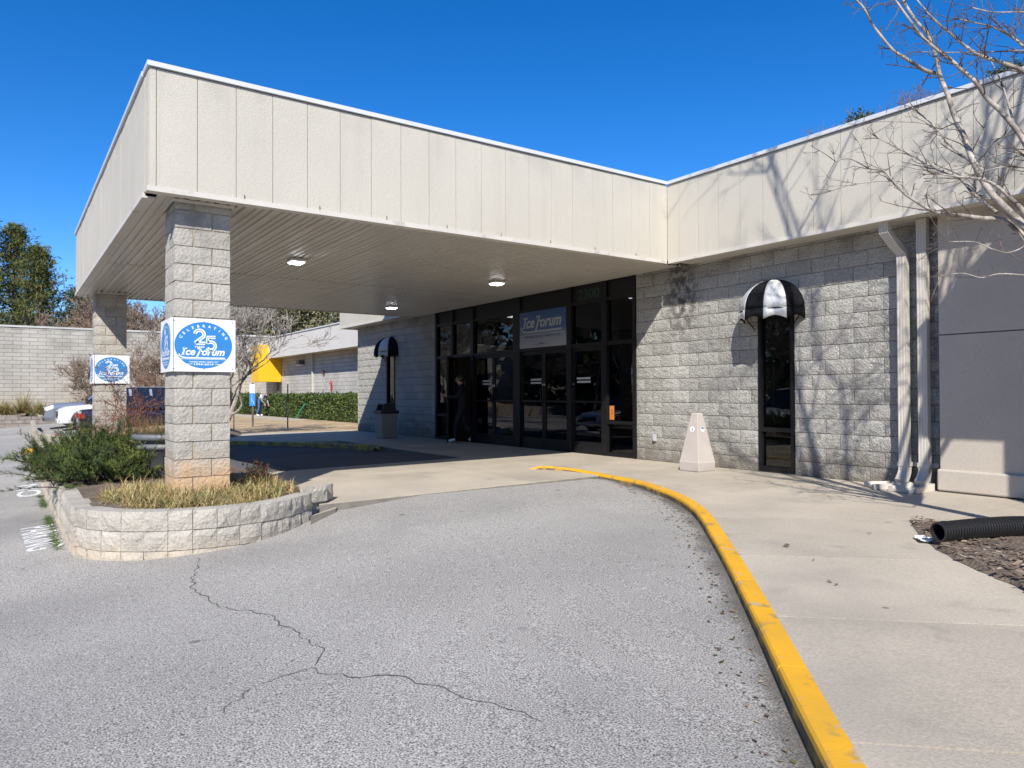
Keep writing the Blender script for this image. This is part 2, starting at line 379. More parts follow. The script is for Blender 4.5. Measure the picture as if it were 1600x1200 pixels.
jc = [kd.x*x+kd.y*y for x, y in ((-1.435, -3.585), (-0.249, -4.742), (0.811, -5.777), (1.835, -6.8), (2.87, -7.82), (3.9, -8.85), (5.2, -9.9), (6.6, -10.9), (8, -12))]
right_part = ccw(walk_poly)
front = clip(right_part, 0, -1, 2.08); rest = clip(right_part, 0, 1, -2.088)
def slabs2(name, groups):
    b = structure(empty(name))
    for poly, cuts in groups:
        polys = [ccw(poly)]
        for c in cuts: polys = cut(polys, *c)
        bs = MB(); bs.prism(ccw(poly), lambda x, y: zcon(x, y)-0.30, lambda x, y: zcon(x, y)-0.012); bs.build('slab_bed', m_concrete_d, b)
        for p in polys:
            s = MB(); s.prism(p, lambda x, y: zcon(x, y)-0.0115, zcon); s.build('slab', m_concrete, b)
    return b
sidewalk = slabs2('sidewalk', [
    (front, [(1, 0, -4.72), (1, 0, -2.3), (1, 0, 0.1), (1, 0, 2.5), (1, 0, 4.9)]),
    (rest, [(kd.x, kd.y, c) for c in jc]),
    (apron, [(1, 0, -7.15), (1, 0, -9.63), (1, 0, -12.1), (0, 1, -3.25)])])
left_walk = ccw([(-14.61, 0.0), (-14.61, -3.05)]+[p for p in K2 if -21.5 < p[0] < -14.7]+[(-21.5, -5.2), (-19.4, -1.6), (-19.2, 0.0)])
left_tip = ccw([(-11.62, -2.42)]+[p for p in K2 if -14.6 < p[0] <= -11.62]+[(-14.6, -2.2), (-12.3, -2.2)])
for p_ in (left_walk,):
    s = MB(); s.prism(p_, lambda x, y: zcon(x, y)-0.3, lambda x, y: zcon(x, y)-0.001); s.build('slab', m_concrete, sidewalk)

# asphalt of the drive under the canopy, unbleached and coloured dark to deepen the shade
m_asphalt2 = mat('shade_darkened_asphalt', (0.105, 0.105, 0.108), 0.9, 0.12, 0.7, bump=0.7, bs=150, var2=0.4, vs2=80, spec=0.25, bdist=0.006, tint=[('patch', (0.06, 0.06, 0.062), (0.6, 0.5, 0.75, 0.6))])
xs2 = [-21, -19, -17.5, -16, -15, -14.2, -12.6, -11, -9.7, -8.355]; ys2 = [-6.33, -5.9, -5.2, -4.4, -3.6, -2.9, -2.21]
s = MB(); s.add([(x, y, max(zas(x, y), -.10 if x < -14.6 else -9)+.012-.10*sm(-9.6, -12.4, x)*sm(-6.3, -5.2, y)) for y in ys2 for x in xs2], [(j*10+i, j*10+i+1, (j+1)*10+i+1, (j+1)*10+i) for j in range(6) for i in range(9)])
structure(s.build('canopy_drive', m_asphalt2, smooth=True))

# ---- kerbs: swept profile, one piece between joints
def kerb(name, path, wid, h0, joints, material, label, step_max=1.5, rise=1.2, side=-1, face_m=None):
    t = thing(name, (path[0][0], path[0][1], 0), label, 'kerb'); org = Vector((path[0][0], path[0][1], 0))
    P = [Vector((x, y, 0)) for x, y in path]; d = [0]
    for i in range(1, len(P)): d.append(d[-1]+(P[i]-P[i-1]).length)
    # resample
    def at(s):
        for i in range(len(d)-1):
            if s <= d[i+1]: u = (s-d[i])/(d[i+1]-d[i]); return P[i].lerp(P[i+1], u)
        return P[-1]
    s0 = 0.0
    while s0 < d[-1]-0.05:
        s1 = min(s0+step_max, d[-1]); n = 8; mb = MB(); rings = []
        for k in range(n+1):
            s = s0+0.006+(s1-s0-0.012)*k/n; c = at(s); tg = (at(min(s+.05, d[-1]))-at(max(s-.05, 0))); tg.normalize()
            nr = Vector((-tg.y, tg.x, 0))*side    # towards the asphalt
            u = sm(0.0, rise, s); zt = zcon(c.x, c.y)+0.006+0.0*u; wd = wid*(0.35+0.65*u)
            hh = 0.03+0.42*u
            prof = [(0.0, -0.05), (0.0, 0.0), (wd*0.86, 0.002), (wd*0.96, -0.008), (wd*1.0, -0.028), (wd*1.02, -hh)]
            off = 0.05*(1-u)*0
            rings.append([c+nr*a_+Vector((0, 0, zt+0.055*(1-u)*sm(0, .25, s)+b_)) for a_, b_ in prof])
        m = len(rings[0])
        vs = [v-org for r_ in rings for v in r_]
        mb.add(vs, [(i*m+j, i*m+j+1, (i+1)*m+j+1, (i+1)*m+j) if side < 0 else (i*m+j, (i+1)*m+j, (i+1)*m+j+1, i*m+j+1) for i in range(n) for j in range(m-1)]+[tuple(range(m)), tuple(n*m+j for j in range(m-1, -1, -1))])
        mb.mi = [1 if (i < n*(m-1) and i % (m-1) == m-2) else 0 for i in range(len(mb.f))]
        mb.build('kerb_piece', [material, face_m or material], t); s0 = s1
    return t
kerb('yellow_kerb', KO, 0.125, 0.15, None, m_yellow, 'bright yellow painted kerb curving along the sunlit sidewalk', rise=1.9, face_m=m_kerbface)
K2a = [p for p in K2 if p[0] > -19.5]; K2b = [p for p in K2 if p[0] <= -19.0]
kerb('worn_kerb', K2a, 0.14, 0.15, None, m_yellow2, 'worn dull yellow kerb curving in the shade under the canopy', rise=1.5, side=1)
kerb('plain_kerb', K2b, 0.15, 0.15, None, m_concrete, 'plain grey concrete kerb along the dry lawn by the parked cars', rise=.01, side=1, step_max=3.0)

# dirt washed into the gutter along the yellow kerb
gm = bpy.data.materials.new('gutter_dirt'); gn, gb = nodes_of(gm); gb.inputs['Base Color'].default_value = (.12, .105, .085, 1); gb.inputs['Roughness'].default_value = .95
ga = gn.nodes.new('ShaderNodeAttribute'); ga.attribute_name = 'Col'; gg = gn.nodes.new('ShaderNodeNewGeometry'); gs = gn.nodes.new('ShaderNodeSeparateColor'); gn.links.new(ga.outputs['Color'], gs.inputs[0])
gf = M_(gn, 'MULTIPLY', rng(gn, M_(gn, 'ADD', M_(gn, 'MULTIPLY', gs.outputs[0], .75), M_(gn, 'ADD', M_(gn, 'MULTIPLY', noise(gn, gg, 2.2, 5), .7), M_(gn, 'MULTIPLY', noise(gn, gg, 60, 2), .35))), .85, 1.35), .62)
gn.links.new(gf, gb.inputs['Alpha'])
gd = MB(); vs_, cs_ = [], []
for i in range(6, len(KO)-6):
    p, q = Vector(KO[i-1]), Vector(KO[i+1]); tg = (q-p).normalized(); nr = Vector((tg.y, -tg.x))
    for k in range(7): v = Vector(KO[i])+nr*(.115+.055*k); vs_.append((v.x, v.y, zas(v.x, v.y)+.006)); cs_.append(1-k/6)
nk = len(vs_)//7
gd.add(vs_, [(i*7+k, i*7+k+1, (i+1)*7+k+1, (i+1)*7+k)[::-1] for i in range(nk-1) for k in range(6)])
me = gd.mesh('gutter_dirt', gm); at_ = me.color_attributes.new('Col', 'FLOAT_COLOR', 'POINT'); at_.data.foreach_set('color', [x for c in cs_ for x in (c, c, c, 1)]); obj('gutter_dirt', me, drive)

# mulch bed beside the walk
bed = [(-0.15, -2.26), (0.2, -2.16), (0.9, -2.2), (2.2, -2.3), (4.2, -2.9), (5.9, -4.4), (6.5, -5.8), (5.2, -6.3), (3.6, -5.6), (2.3, -4.75), (1.47, -4.14), (1.25, -3.94), (0.905, -3.68), (0.62, -3.38), (0.25, -2.9)]
bedc = ccw(bed); mb = MB(); r = random.Random(3)
cen = Vector((3.0, -3.9)); rings = []
for k, s_ in enumerate((1.0, .94, .8, .6, .4, .2, 0.05)):
    rings.append([])
    for i in range(len(bedc)):
        p, q = Vector(bedc[i]), Vector(bedc[(i+1) % len(bedc)])
        for u in (0, .25, .5, .75):
            v = p.lerp(q, u); v = cen+(v-cen)*s_; jit = 0.03 if 0 < k else 0.015
            x, y = v.x+r.uniform(-jit, jit), v.y+r.uniform(-jit, jit)
            rings[-1].append((x, y, zcon(x, y)+0.004+(0.0 if k == 0 else 0.03+0.05*(1-s_)+r.uniform(-.012, .012))))
m_ = len(rings[0]); mb.add([v for r_ in rings for v in r_], [(i*m_+j, i*m_+(j+1) % m_, (i+1)*m_+(j+1) % m_, (i+1)*m_+j) for i in range(len(rings)-1) for j in range(m_)]+[tuple((len(rings)-1)*m_+j for j in range(m_))])
mulch = structure(mb.build('mulch_bed', m_mulch))
# bark chips lying on it
m_chip = mat('bark_chip', (1, 1, 1), 0.9, 0.2, 20, attr=True)
mb = MB()
for _ in range(5200):
    x, y = r.uniform(-.2, 4), r.uniform(-5.2, -2.1)
    inside = False
    for i in range(len(bedc)):
        (x1, y1), (x2, y2) = bedc[i], bedc[(i+1) % len(bedc)]
        if (y1 > y) != (y2 > y) and x < (x2-x1)*(y-y1)/(y2-y1)+x1: inside = not inside
    if not inside and r.random() > .004: continue
    if not inside: x += 0; 
    dc = min(1, ((Vector((x, y))-cen).length)/3); z = zcon(x, y)+(0.03+0.05*(1-dc) if inside else 0.0)+0.012
    q = r.uniform(0, 6.28); l = r.uniform(.012, .04); wd = l*r.uniform(.2, .5); tl = r.uniform(-.4, .4)
    U = Vector((math.cos(q), math.sin(q), tl*.6)); V = Vector((-math.sin(q), math.cos(q), r.uniform(-.4, .4)))
    c = Vector((x, y, z)); b_ = r.choice([(.17,.125,.09),(.22,.165,.12),(.13,.10,.07),(.28,.21,.15),(.38,.31,.23),(.10,.075,.06)])
    mb.face([c-U*l-V*wd, c+U*l-V*wd*.6, c+U*l*.8+V*wd, c-U*l*.9+V*wd], b_)
stuff(mb.build('bark_chips', m_chip, mulch))

# dry lawn, paths and mulch left of the entrance
s = MB(); s.prism(ccw([(-19.45, -1.62), (-19.25, 6), (-52, 6), (-52, -6.6), (-30, -6.7), (-24.5, -6.4), (-21.6, -5.2)]), -0.7, -0.03); structure(s.build('lawn', m_soilgrass))
s = MB(); s.prism(ccw([(-30, 1.2), (-30, 2.3), (-49, 2.6), (-49, 1.4)]), -0.4, -0.012); structure(s.build('path', m_concrete))
mb = MB()
for k, (rr, z) in enumerate(((1.0, -.03), (.85, .06), (.6, .16), (.3, .22), (.02, .24))):
    for i in range(28):
        q = 2*math.pi*i/28; mb.v.append((-21.3+3.6*rr*math.cos(q), -4.25+1.25*rr*math.sin(q)-(0.35*math.cos(q)*rr), z+r.uniform(-.015, .015)))
mb.add([], [])
mb.f += [(k*28+i, k*28+(i+1) % 28, (k+1)*28+(i+1) % 28, (k+1)*28+i) for k in range(4) for i in range(28)]; mb.mi = [0]*len(mb.f)
structure(mb.build('mulch_mound', m_mulch, smooth=True))

# ================================================================== BLOCKWORK
m_block = mat('split_face_block', (0.40, 0.385, 0.345), 0.95, 0.12, 1.1, bump=1.0, bs=38, var2=0.26, vs2=40, objrand=0.13, spec=0.2, bdist=0.03,
    tint=[('streakx', (0.10, 0.09, 0.075), (-4.95, 0.50, 1.75, 2.7, 0.95)), ('topdirt', (0.17, 0.15, 0.13), (2.9, 3.3, 1.6, 0.75)), ('patch', (0.30, 0.285, 0.25), (1.6, 0.55, 0.8, 0.5)), ('low', (0.20, 0.175, 0.135), (0.0, 0.55, 0.75, 0.9)), ('streakx', (0.08, 0.07, 0.06), (-1.05, 0.30, -0.8, 2.4, 0.6))])
m_mortar = mat('mortar', (0.15, 0.14, 0.12), 0.95, 0.15, 6, bump=0.4, bs=80)
m_pblock = mat('pillar_block', (0.43, 0.40, 0.345), 0.95, 0.10, 1.3, bump=0.9, bs=30, var2=0.14, vs2=45, objrand=0.06, spec=0.2, bdist=0.02,
    tint=[('low', (0.60, 0.36, 0.17), (0.18, 0.62, 0.75, 0.5)), ('topdirt', (0.17, 0.155, 0.13), (2.5, 3.2, 3.0, 0.6))])
m_pmortar = mat('pillar_mortar', (0.40, 0.33, 0.24), 0.95, 0.15, 6, bump=0.4, bs=80)
def face_block(W, H, D, nx, nz, seed, rough=0.007, ch=0.008):
    """split-face block, face towards -Y, centred, back at y=0, face at y=-D"""
    r = random.Random(seed); mb = MB(); g = {}
    for j in range(nz+1):
        for i in range(nx+1):
            e = i in (0, nx) or j in (0, nz)
            x = -W/2+W*i/nx; z = -H/2+H*j/nz
            if not e: x += r.uniform(-.25, .25)*W/nx; z += r.uniform(-.25, .25)*H/nz
            y = -D+(ch if e else 0)+r.uniform(-rough, rough)*(0.45 if e else 1)
            g[i, j] = len(mb.v); mb.v.append((x, y, z))
    for j in range(nz):
        for i in range(nx):
            q = (g[i, j], g[i+1, j], g[i+1, j+1], g[i, j+1])
            if r.random() < .5: mb.f += [(q[0], q[1], q[2]), (q[0], q[2], q[3])]
            else: mb.f += [(q[0], q[1], q[3]), (q[1], q[2], q[3])]
    b = len(mb.v); mb.v += [(-W/2, 0, -H/2), (W/2, 0, -H/2), (W/2, 0, H/2), (-W/2, 0, H/2)]
    bot = [g[i, 0] for i in range(nx+1)]; top = [g[i, nz] for i in range(nx+1)]; lf = [g[0, j] for j in range(nz+1)]; rt = [g[nx, j] for j in range(nz+1)]
    mb.f += [tuple([b, b+1]+bot[::-1]), tuple([b+2, b+3]+top), tuple([b+3, b]+lf), tuple([b+1, b+2]+rt[::-1])]
    mb.mi = [0]*len(mb.f); return mb
FB = [face_block(.3966, .1932, .055, 6, 4, 100+k, .0065).mesh('block', m_block) for k in range(9)]
HB = [face_block(.1934, .1932, .055, 3, 4, 200+k, .0065).mesh('block', m_block) for k in range(5)]
CH = 0.2032
def wall_layout(x0, x1, openings, ncourse=16, phase=0.0):
    """running bond: list of (xa, xb, k) pieces between joints, holes taken out"""
    res = []
    for k in range(ncourse):
        off = phase+(CH if k % 2 else 0.0); e = [x0]; i = math.ceil((x0-off)/(2*CH)+.02)
        while off+i*2*CH < x1-.03: e.append(off+i*2*CH); i += 1
        e.append(x1); zc = (k+.5)*CH
        for a_, b_ in zip(e[:-1], e[1:]):
            segs = [(a_, b_)]
            for (ox0, ox1, oz0, oz1) in openings:
                if oz0-0.01 < zc < oz1:
                    ns = []
                    for p, q in segs:
                        if q <= ox0 or p >= ox1: ns.append((p, q)); continue
                        if p < ox0: ns.append((p, ox0))
                        if q > ox1: ns.append((ox1, q))
                    segs = ns
            res += [(p, q, k) for p, q in segs if q-p > .03]
    return res
def lay_blocks(parent, pieces, yface, seed, z0=0.0, limit=None):
    r = random.Random(seed); extra = MB(); objs = []
    for idx, (p, q, k) in enumerate(pieces):
        W = q-p; full = W > .3; me = r.choice(FB if full else HB); bw = .3966 if full else .1934
        sx = (W-.010)/bw; loc = ((p+q)/2, yface+0.055+r.uniform(-.003, .003), z0+(k+.5)*CH)
        if limit is not None and idx >= limit:
            vs = [(loc[0]+v.co.x*sx, loc[1]+v.co.y, loc[2]+v.co.z) for v in me.vertices]; extra.add(vs, [tuple(f.vertices) for f in me.polygons]); continue
        obj('block', me, parent, loc, 0, (sx*(-1 if r.random() < 0 else 1), 1, 1))
    if extra.v: stuff(extra.build('blocks_beyond', m_block, parent))
XL0, XL1, XD0, XD1, XR0, XR1 = -18.6, -13.44, -13.44, -6.04, -6.04, -0.80
ZS = 3.27
bld = thing('rink_building', (-6, 0, 0), 'low entrance building of grey split-face block with beige panel fascia and dark glass doors', 'building')
bo = Vector((-6, 0, 0))
def B(mb, name, m, parent=bld, **k):   # building parts are written in world metres
    mb.v = [(x+6, y, z) for x, y, z in mb.v]; return mb.build(name, m, parent, **k)
WIN1 = (-3.47, -2.87, 0.02, 2.36); WIN2 = (-16.42, -15.86, 0.02, 2.36)
def mortar_wall(x0, x1, win, y0=0.013, y1=0.32, ztop=3.9):
    mb = MB(); a_, b_, c_, d_ = win
    mb.box((x0, y0, -.4), (a_, y1, ztop)); mb.box((b_, y0, -.4), (x1, y1, ztop)); mb.box((a_, y0, d_), (b_, y1, ztop)); mb.box((a_, y0, -.4), (b_, y1, c_)); return mb
wr = B(mortar_wall(XR0, XR1+.6, WIN1), 'block_wall', m_mortar); wl = B(mortar_wall(XL0+.01, XL1, WIN2), 'block_wall', m_mortar)
def shift(pc): return [(p+6, q+6, k) for p, q, k in pc]
pr = wall_layout(XR0, XR1, [WIN1], 17, -6.04+CH*.97); lay_blocks(wr, shift(pr), 0.0, 5)
pl = sorted(wall_layout(XL0, XL1, [WIN2], 17, -13.44), key=lambda t: -t[0]); lay_blocks(wl, shift(pl), 0.0, 6, limit=90)
# end wall on the far side, plain return
mb = MB(); mb.box((XL0+.012, .33, -.4), (XL0+.3, 14, 4.3)); B(mb, 'return_wall', m_block)
# roof and parapet backing
mb = MB(); mb.box((XL0-.3, -.38, 4.30), (1.35, 16, 4.40)); B(mb, 'roof', flat('roofing', (.35, .35, .34), .9))
mb = MB(); mb.box((-13.9, 9, -.3), (6, 9.2, 4.2)); B(mb, 'back_wall', mat('inner_wall', (.10, .075, .055), .9))

# ---- fascia of upright embossed panels
m_panel = mat('embossed_panel', (0.55, 0.51, 0.425), 0.75, 0.04, 0.8, bump=0.6, bs=95, var2=0.03, vs2=30, spec=0.3, bdist=0.012,
    tint=[('topdirt', (0.38, 0.35, 0.30), (4.15, 4.6, 2.5, 0.40)), ('vstreak', (0.42, 0.385, 0.32), (5.0, 0.50, 0.75, 0.22))])
m_trim = mat('beige_trim', (0.60, 0.56, 0.49), 0.55, 0.06, 2, tint=[('patch', (.35, .31, .26), (5, .62, .72, .5))])
m_cap = mat('white_coping', (0.62, 0.63, 0.63), 0.35, 0.04, 2, spec=0.5)
m_dark = flat('shadow_gap', (0.05, 0.048, 0.045), .9)
ZT = 4.545
XC, YF, LC, XFAR = -4.87, -0.434, -8.046, -14.5
def panels(parent, origin, axis, s0, s1, fixed, first, step, z0=ZS+.055, z1=ZT, outward=1, flip=False):
    """fascia along an axis; fixed is the outer plane; each panel its own object sharing a mesh when full width"""
    e = [s0]; s = first
    while s < s1-.02:
        if s > s0+.02: e.append(s)
        s += step
    e.append(s1); full = {}
    for a_, b_ in zip(e[:-1], e[1:]):
        wd = b_-a_-.006; key = round(wd, 3)
        if key not in full:
            mb = MB()
            t = .035
            if axis == 'y': mb.box((-t if outward > 0 else 0, -wd/2, 0), (0 if outward > 0 else t, wd/2, z1-z0))
            else: mb.box((-wd/2, 0, 0), (wd/2, t, z1-z0))
            full[key] = mb.mesh('fascia_panel', m_panel)
        c = (a_+b_)/2; jog = R.uniform(-.0025, .0025)
        loc = Vector((fixed+jog, c, z0)) if axis == 'y' else Vector((c, fixed+jog, z0))
        obj('fascia_panel', full[key], parent, loc-origin)
panels(bld, bo, 'x', XC+.002, 1.36, YF, -4.618, .391)
panels(bld, bo, 'x', -19.02, XFAR-.002, YF, -19.02+.2, .391)
def edge_trims(parent, origin, axis, s0, s1, fixed, sgn, pre=''):
    """coping on top, backing behind the panels, drip trim at the foot"""
    def bx(mb, n0, n1, z0, z1, e0=0, e1=0):
        if axis == 'y': mb.box((fixed+n0*sgn, s0-e0, z0), (fixed+n1*sgn, s1+e1, z1))
        else: mb.box((s0-e0, fixed+n0*sgn, z0), (s1+e1, fixed+n1*sgn, z1))
    for name, m, args in (('coping', m_cap, (.028, -.30, ZT+.012, ZT+.062)), ('panel_backing', m_dark, (-.040, -.10, ZS+.06, ZT+.011, -.06, 0)), ('drip_trim', m_trim, (.018, -.012, ZS, ZS+.053)), ('trim_return', m_trim, (-.0125, -.11, ZS+.001, ZS+.02))):
        mb = MB(); bx(mb, *args); mb.v = [tuple(Vector(v)-origin) for v in mb.v]; mb.build(name, m, parent)
edge_trims(bld, bo, 'x', XC+.03, 1.36, YF, -1)
edge_trims(bld, bo, 'x', -19.02, XFAR-.03, YF, -1)
# soffit of the eaves
m_soffit = mat('soffit_metal', (0.54, 0.505, 0.43), 0.30, 0.05, 1.0, spec=0.5, var2=0.03, vs2=20, tint=[('patch', (.40, .36, .30), (2.2, .6, .8, .4))])
mb = MB(); mb.box((XC+.11, YF+.11, ZS+.022), (1.36, .012, ZS+.045)); B(mb, 'eaves_soffit', m_trim)
mb = MB(); mb.box((-19.0, YF+.11, ZS+.022), (XFAR-.11, .012, ZS+.045)); B(mb, 'eaves_soffit', m_trim)
mb = MB(); mb.box((-19.02, YF+.04, ZS), (-18.98, .3, ZT)); B(mb, 'fascia_end', m_panel)

# ================================================================== ENTRANCE CANOPY
can = thing('entrance_canopy', (-9.7, -7.5, 0), 'large flat beige canopy on two block pillars sheltering the drive', 'canopy'); co = Vector((-9.7, -7.5, 0))
panels(can, co, 'y', LC+.002, YF-.002, XC, -7.977, .3967)
panels(can, co, 'x', XFAR+.002, XC-.037, LC, XC-.25-.3967*23, .3967)
# far side
mb = MB(); mb.box((XFAR, LC+.04, ZS+.055), (XFAR+.035, YF, ZT)); mb.v = [tuple(Vector(v)-co) for v in mb.v]; mb.build('far_fascia', m_panel, can)
edge_trims(can, co, 'y', LC-.02, YF-.03, XC, 1); edge_trims(can, co, 'x', XFAR, XC-.31, LC, -1)
def C_(mb, name, m, parent=can, **k):
    mb.v = [tuple(Vector(v)-co) for v in mb.v]; return mb.build(name, m, parent, **k)
mb = MB(); mb.box((XFAR-.02, LC+.3, ZT+.012), (XFAR+.28, YF, ZT+.06)); C_(mb, 'coping', m_cap)
mb = MB(); mb.box((XFAR+.05, LC+.11, 4.30), (XC-.11, 0.2, 4.38)); C_(mb, 'deck', flat('roofing', (.35, .35, .34)))
mb = MB(); mb.box((XFAR+.0, LC+.05, ZS), (XFAR+.10, YF, ZS+.054)); C_(mb, 'drip_trim', m_trim)
# ribbed soffit panels
def soffit_panel(L, wd):
    mb = MB(); prof = [(0, .012), (.012, 0), (.075, 0), (.085, .022), (.105, .022), (.115, 0), (.165, 0), (.175, .022), (.195, .022), (.205, 0), (wd-.055, 0), (wd-.040, .032), (wd-.008, .032), (wd, .012)]
    n = len(prof); t = .006
    for x in (-L/2, L/2):
        mb.v += [(x, y, z) for y, z in prof]+[(x, y, z+t) for y, z in prof]
    for i in range(n-1): mb.f += [(i, i+1, 2*n+i+1, 2*n+i)[::-1], (n+i, n+i+1, 3*n+i+1, 3*n+i), (i, n+i, n+i+1, i+1), (2*n+i, 2*n+i+1, 3*n+i+1, 3*n+i)]
    mb.mi = [0]*len(mb.f); return mb.mesh('soffit_panel', m_soffit)
XS = -9.80; wdp = .3048
for (xa, xb, dz) in ((XS+.012, XC-.105, 0.0), (XFAR+.10, XS-.012, -.004)):
    me = soffit_panel(xb-xa, wdp); y = LC+.115; k = 0
    while y < -0.02:
        if y+wdp > 0.0: me = soffit_panel(xb-xa, max(.26, -0.004-y)); 
        obj('soffit_panel', me, can, Vector(((xa+xb)/2, y, ZS+.012+dz+R.uniform(-.0015, .0015)))-co); y += wdp; k += 1
mb = MB(); mb.box((XFAR+.1, LC+.1, ZS+.065), (XC-.1, 0.0, ZS+.075)); C_(mb, 'soffit_backing', m_dark)
# little dark clips along the fascia foot
mb0 = MB(); mb0.tube([(0, 0, 0), (.012, .003, .012), (.014, -.004, .03), (.003, .005, .04)], .004, 4)
clipm = mb0.mesh('wire_clip', flat('wire', (.06, .05, .045), .7))
for y in [-7.1+i*.85 for i in range(9)]: obj('wire_clip', clipm, can, Vector((XC+.005, y, ZS+.06))-co)
# pillars of stacked blocks, pinwheel bond
PC = .1922; PW = .585
def solid_block(lx, ly, lz, nx, ny, nz, seed, rough=.0055, ch=.007):
    """block centred at origin with four split faces"""
    bm = bmesh.new(); r = random.Random(seed); vm = {}
    def V(i, j, k):
        if (i, j, k) not in vm:
            ex, ey, ez = i in (0, nx), j in (0, ny), k in (0, nz); ne = ex+ey+ez
            x, y, z = -lx/2+lx*i/nx, -ly/2+ly*j/ny, -lz/2+lz*k/nz
            if ne == 1:
                if ex: x += math.copysign(r.uniform(-.4, 1)*rough, x); y += r.uniform(-.2, .2)*ly/ny; z += r.uniform(-.2, .2)*lz/nz
                elif ey: y += math.copysign(r.uniform(-.4, 1)*rough, y); x += r.uniform(-.2, .2)*lx/nx; z += r.uniform(-.2, .2)*lz/nz
            if ne >= 2:
                if ex: x -= math.copysign(ch*r.uniform(.3, 1.2), x)
                if ey: y -= math.copysign(ch*r.uniform(.3, 1.2), y)
            vm[i, j, k] = bm.verts.new((x, y, z))
        return vm[i, j, k]
    for i in range(nx):
        for k in range(nz):
            bm.faces.new((V(i,0,k), V(i+1,0,k), V(i+1,0,k+1), V(i,0,k+1))); bm.faces.new((V(i,ny,k+1), V(i+1,ny,k+1), V(i+1,ny,k), V(i,ny,k)))
    for j in range(ny):
        for k in range(nz):
            bm.faces.new((V(nx,j,k), V(nx,j+1,k), V(nx,j+1,k+1), V(nx,j,k+1))); bm.faces.new((V(0,j,k+1), V(0,j+1,k+1), V(0,j+1,k), V(0,j,k)))
    bm.faces.new([V(i,0,nz) for i in range(nx+1)]+[V(nx,j,nz) for j in range(1, ny+1)]+[V(i,ny,nz) for i in range(nx-1, -1, -1)]+[V(0,j,nz) for j in range(ny-1, 0, -1)])
    bm.faces.new(([V(i,0,0) for i in range(nx+1)]+[V(nx,j,0) for j in range(1, ny+1)]+[V(i,ny,0) for i in range(nx-1, -1, -1)]+[V(0,j,0) for j in range(ny-1, 0, -1)])[::-1])
    bmesh.ops.triangulate(bm, faces=[f for f in bm.faces if len(f.verts) == 4])
    me = bpy.data.meshes.new('block'); bm.to_mesh(me); bm.free(); me.materials.append(m_pblock); return me
PB = [solid_block(PW*2/3-.010, PW/3-.004, PC-.010, 4, 2, 2, 300+k) for k in range(7)]
def pillar(x1, y0, zb):
    """x1: face towards +X, y0: face towards -Y"""
    cx, cy = x1-PW/2, y0+PW/2; base = Vector((cx, cy, 0)); ztop = ZS-.005
    mb = MB(); e = .020; mb.box((cx-PW/2+e, cy-PW/2+e, -.3), (cx+PW/2-e, cy+PW/2-e, ztop)); core = C_(mb, 'pillar', m_pmortar)
    r = random.Random(int(x1*10)); k = 0; z = .287-2*PC
    while z < ztop-.03:
        h = min(PC, ztop+.004-z); par = 1 if k % 2 else -1
        for q in range(4):
            a_ = q*math.pi/2; off = Vector((PW/6*par, -PW/3, 0)); off = Matrix.Rotation(a_, 3, 'Z') @ off
            o = obj('block', r.choice(PB), core, base+off+Vector((0, 0, z+h/2))-co, a_+(math.pi if r.random() < .5 else 0), (1, 1, (h-.008)/(PC-.010)*.99))
        z += PC; k += 1
    mb = MB()
    for (a_, b_) in (((cx-PW/2-.03, cy-PW/2-.03), (cx+PW/2+.03, cy-PW/2-.012)), ((cx-PW/2-.03, cy+PW/2+.012), (cx+PW/2+.03, cy+PW/2+.03)), ((cx-PW/2-.03, cy-PW/2-.012), (cx-PW/2-.012, cy+PW/2+.012)), ((cx+PW/2+.012, cy-PW/2-.012), (cx+PW/2+.03, cy+PW/2+.012))):
        mb.box((*a_, ZS-.022), (*b_, ZS+.008))
    C_(mb, 'soffit_trim', m_trim)
    return cx, cy
P1 = pillar(-5.087, -7.768, 0); P2 = pillar(-13.6, -7.768, 0)

# second, narrower entrance canopy further right (outside the picture, it shades the stucco wall)
can2 = thing('side_canopy', (2.6, -1.2, 0), 'projecting beige canopy on a block post right of the stucco wall', 'canopy'); c2 = Vector((2.6, -1.2, 0))
mb = MB(); mb.box((1.36, -2.13, ZS), (5.6, -.45, ZT)); mb.v = [tuple(Vector(v)-c2) for v in mb.v]; mb.build('fascia', m_panel, can2)
mb = MB(); mb.box((1.33, -2.16, ZT+.002), (5.63, -.45, ZT+.06)); mb.v = [tuple(Vector(v)-c2) for v in mb.v]; mb.build('coping', m_cap, can2)
mb = MB(); mb.box((2.08, -2.0, -.2), (2.58, -1.5, ZS-.002)); mb.v = [tuple(Vector(v)-c2) for v in mb.v]; mb.build('post', m_pblock, can2)

# stucco wall at the right with its plinth
m_stucco = mat('stucco', (0.50, 0.445, 0.37), 0.9, 0.05, 1.2, bump=0.55, bs=110, var2=0.04, vs2=40, tint=[('topdirt', (.30, .26, .21), (2.7, 3.3, 1.5, .6))])
mb = MB(); mb.box((-.84, -.14, 1.86), (6, .0125, 3.9)); mb.box((-.84, -.14, .26), (6, .0125, 1.845)); B(mb, 'stucco_wall', m_stucco)
mb = MB(); mb.box((-.838, -.128, 1.84), (6, .01, 1.865)); B(mb, 'control_joint', m_mortar)
mb = MB(); mb.prism([(-.86, -.19), (6, -.19), (6, .0), (-.86, .0)], 0.012, .265); pl_ = B(mb, 'stucco_plinth', m_stucco, bevel=.02)
mb = MB(); mb.box((-.85, -.18, -.2), (6, .0, .0115)); B(mb, 'plinth_gap', m_dark)
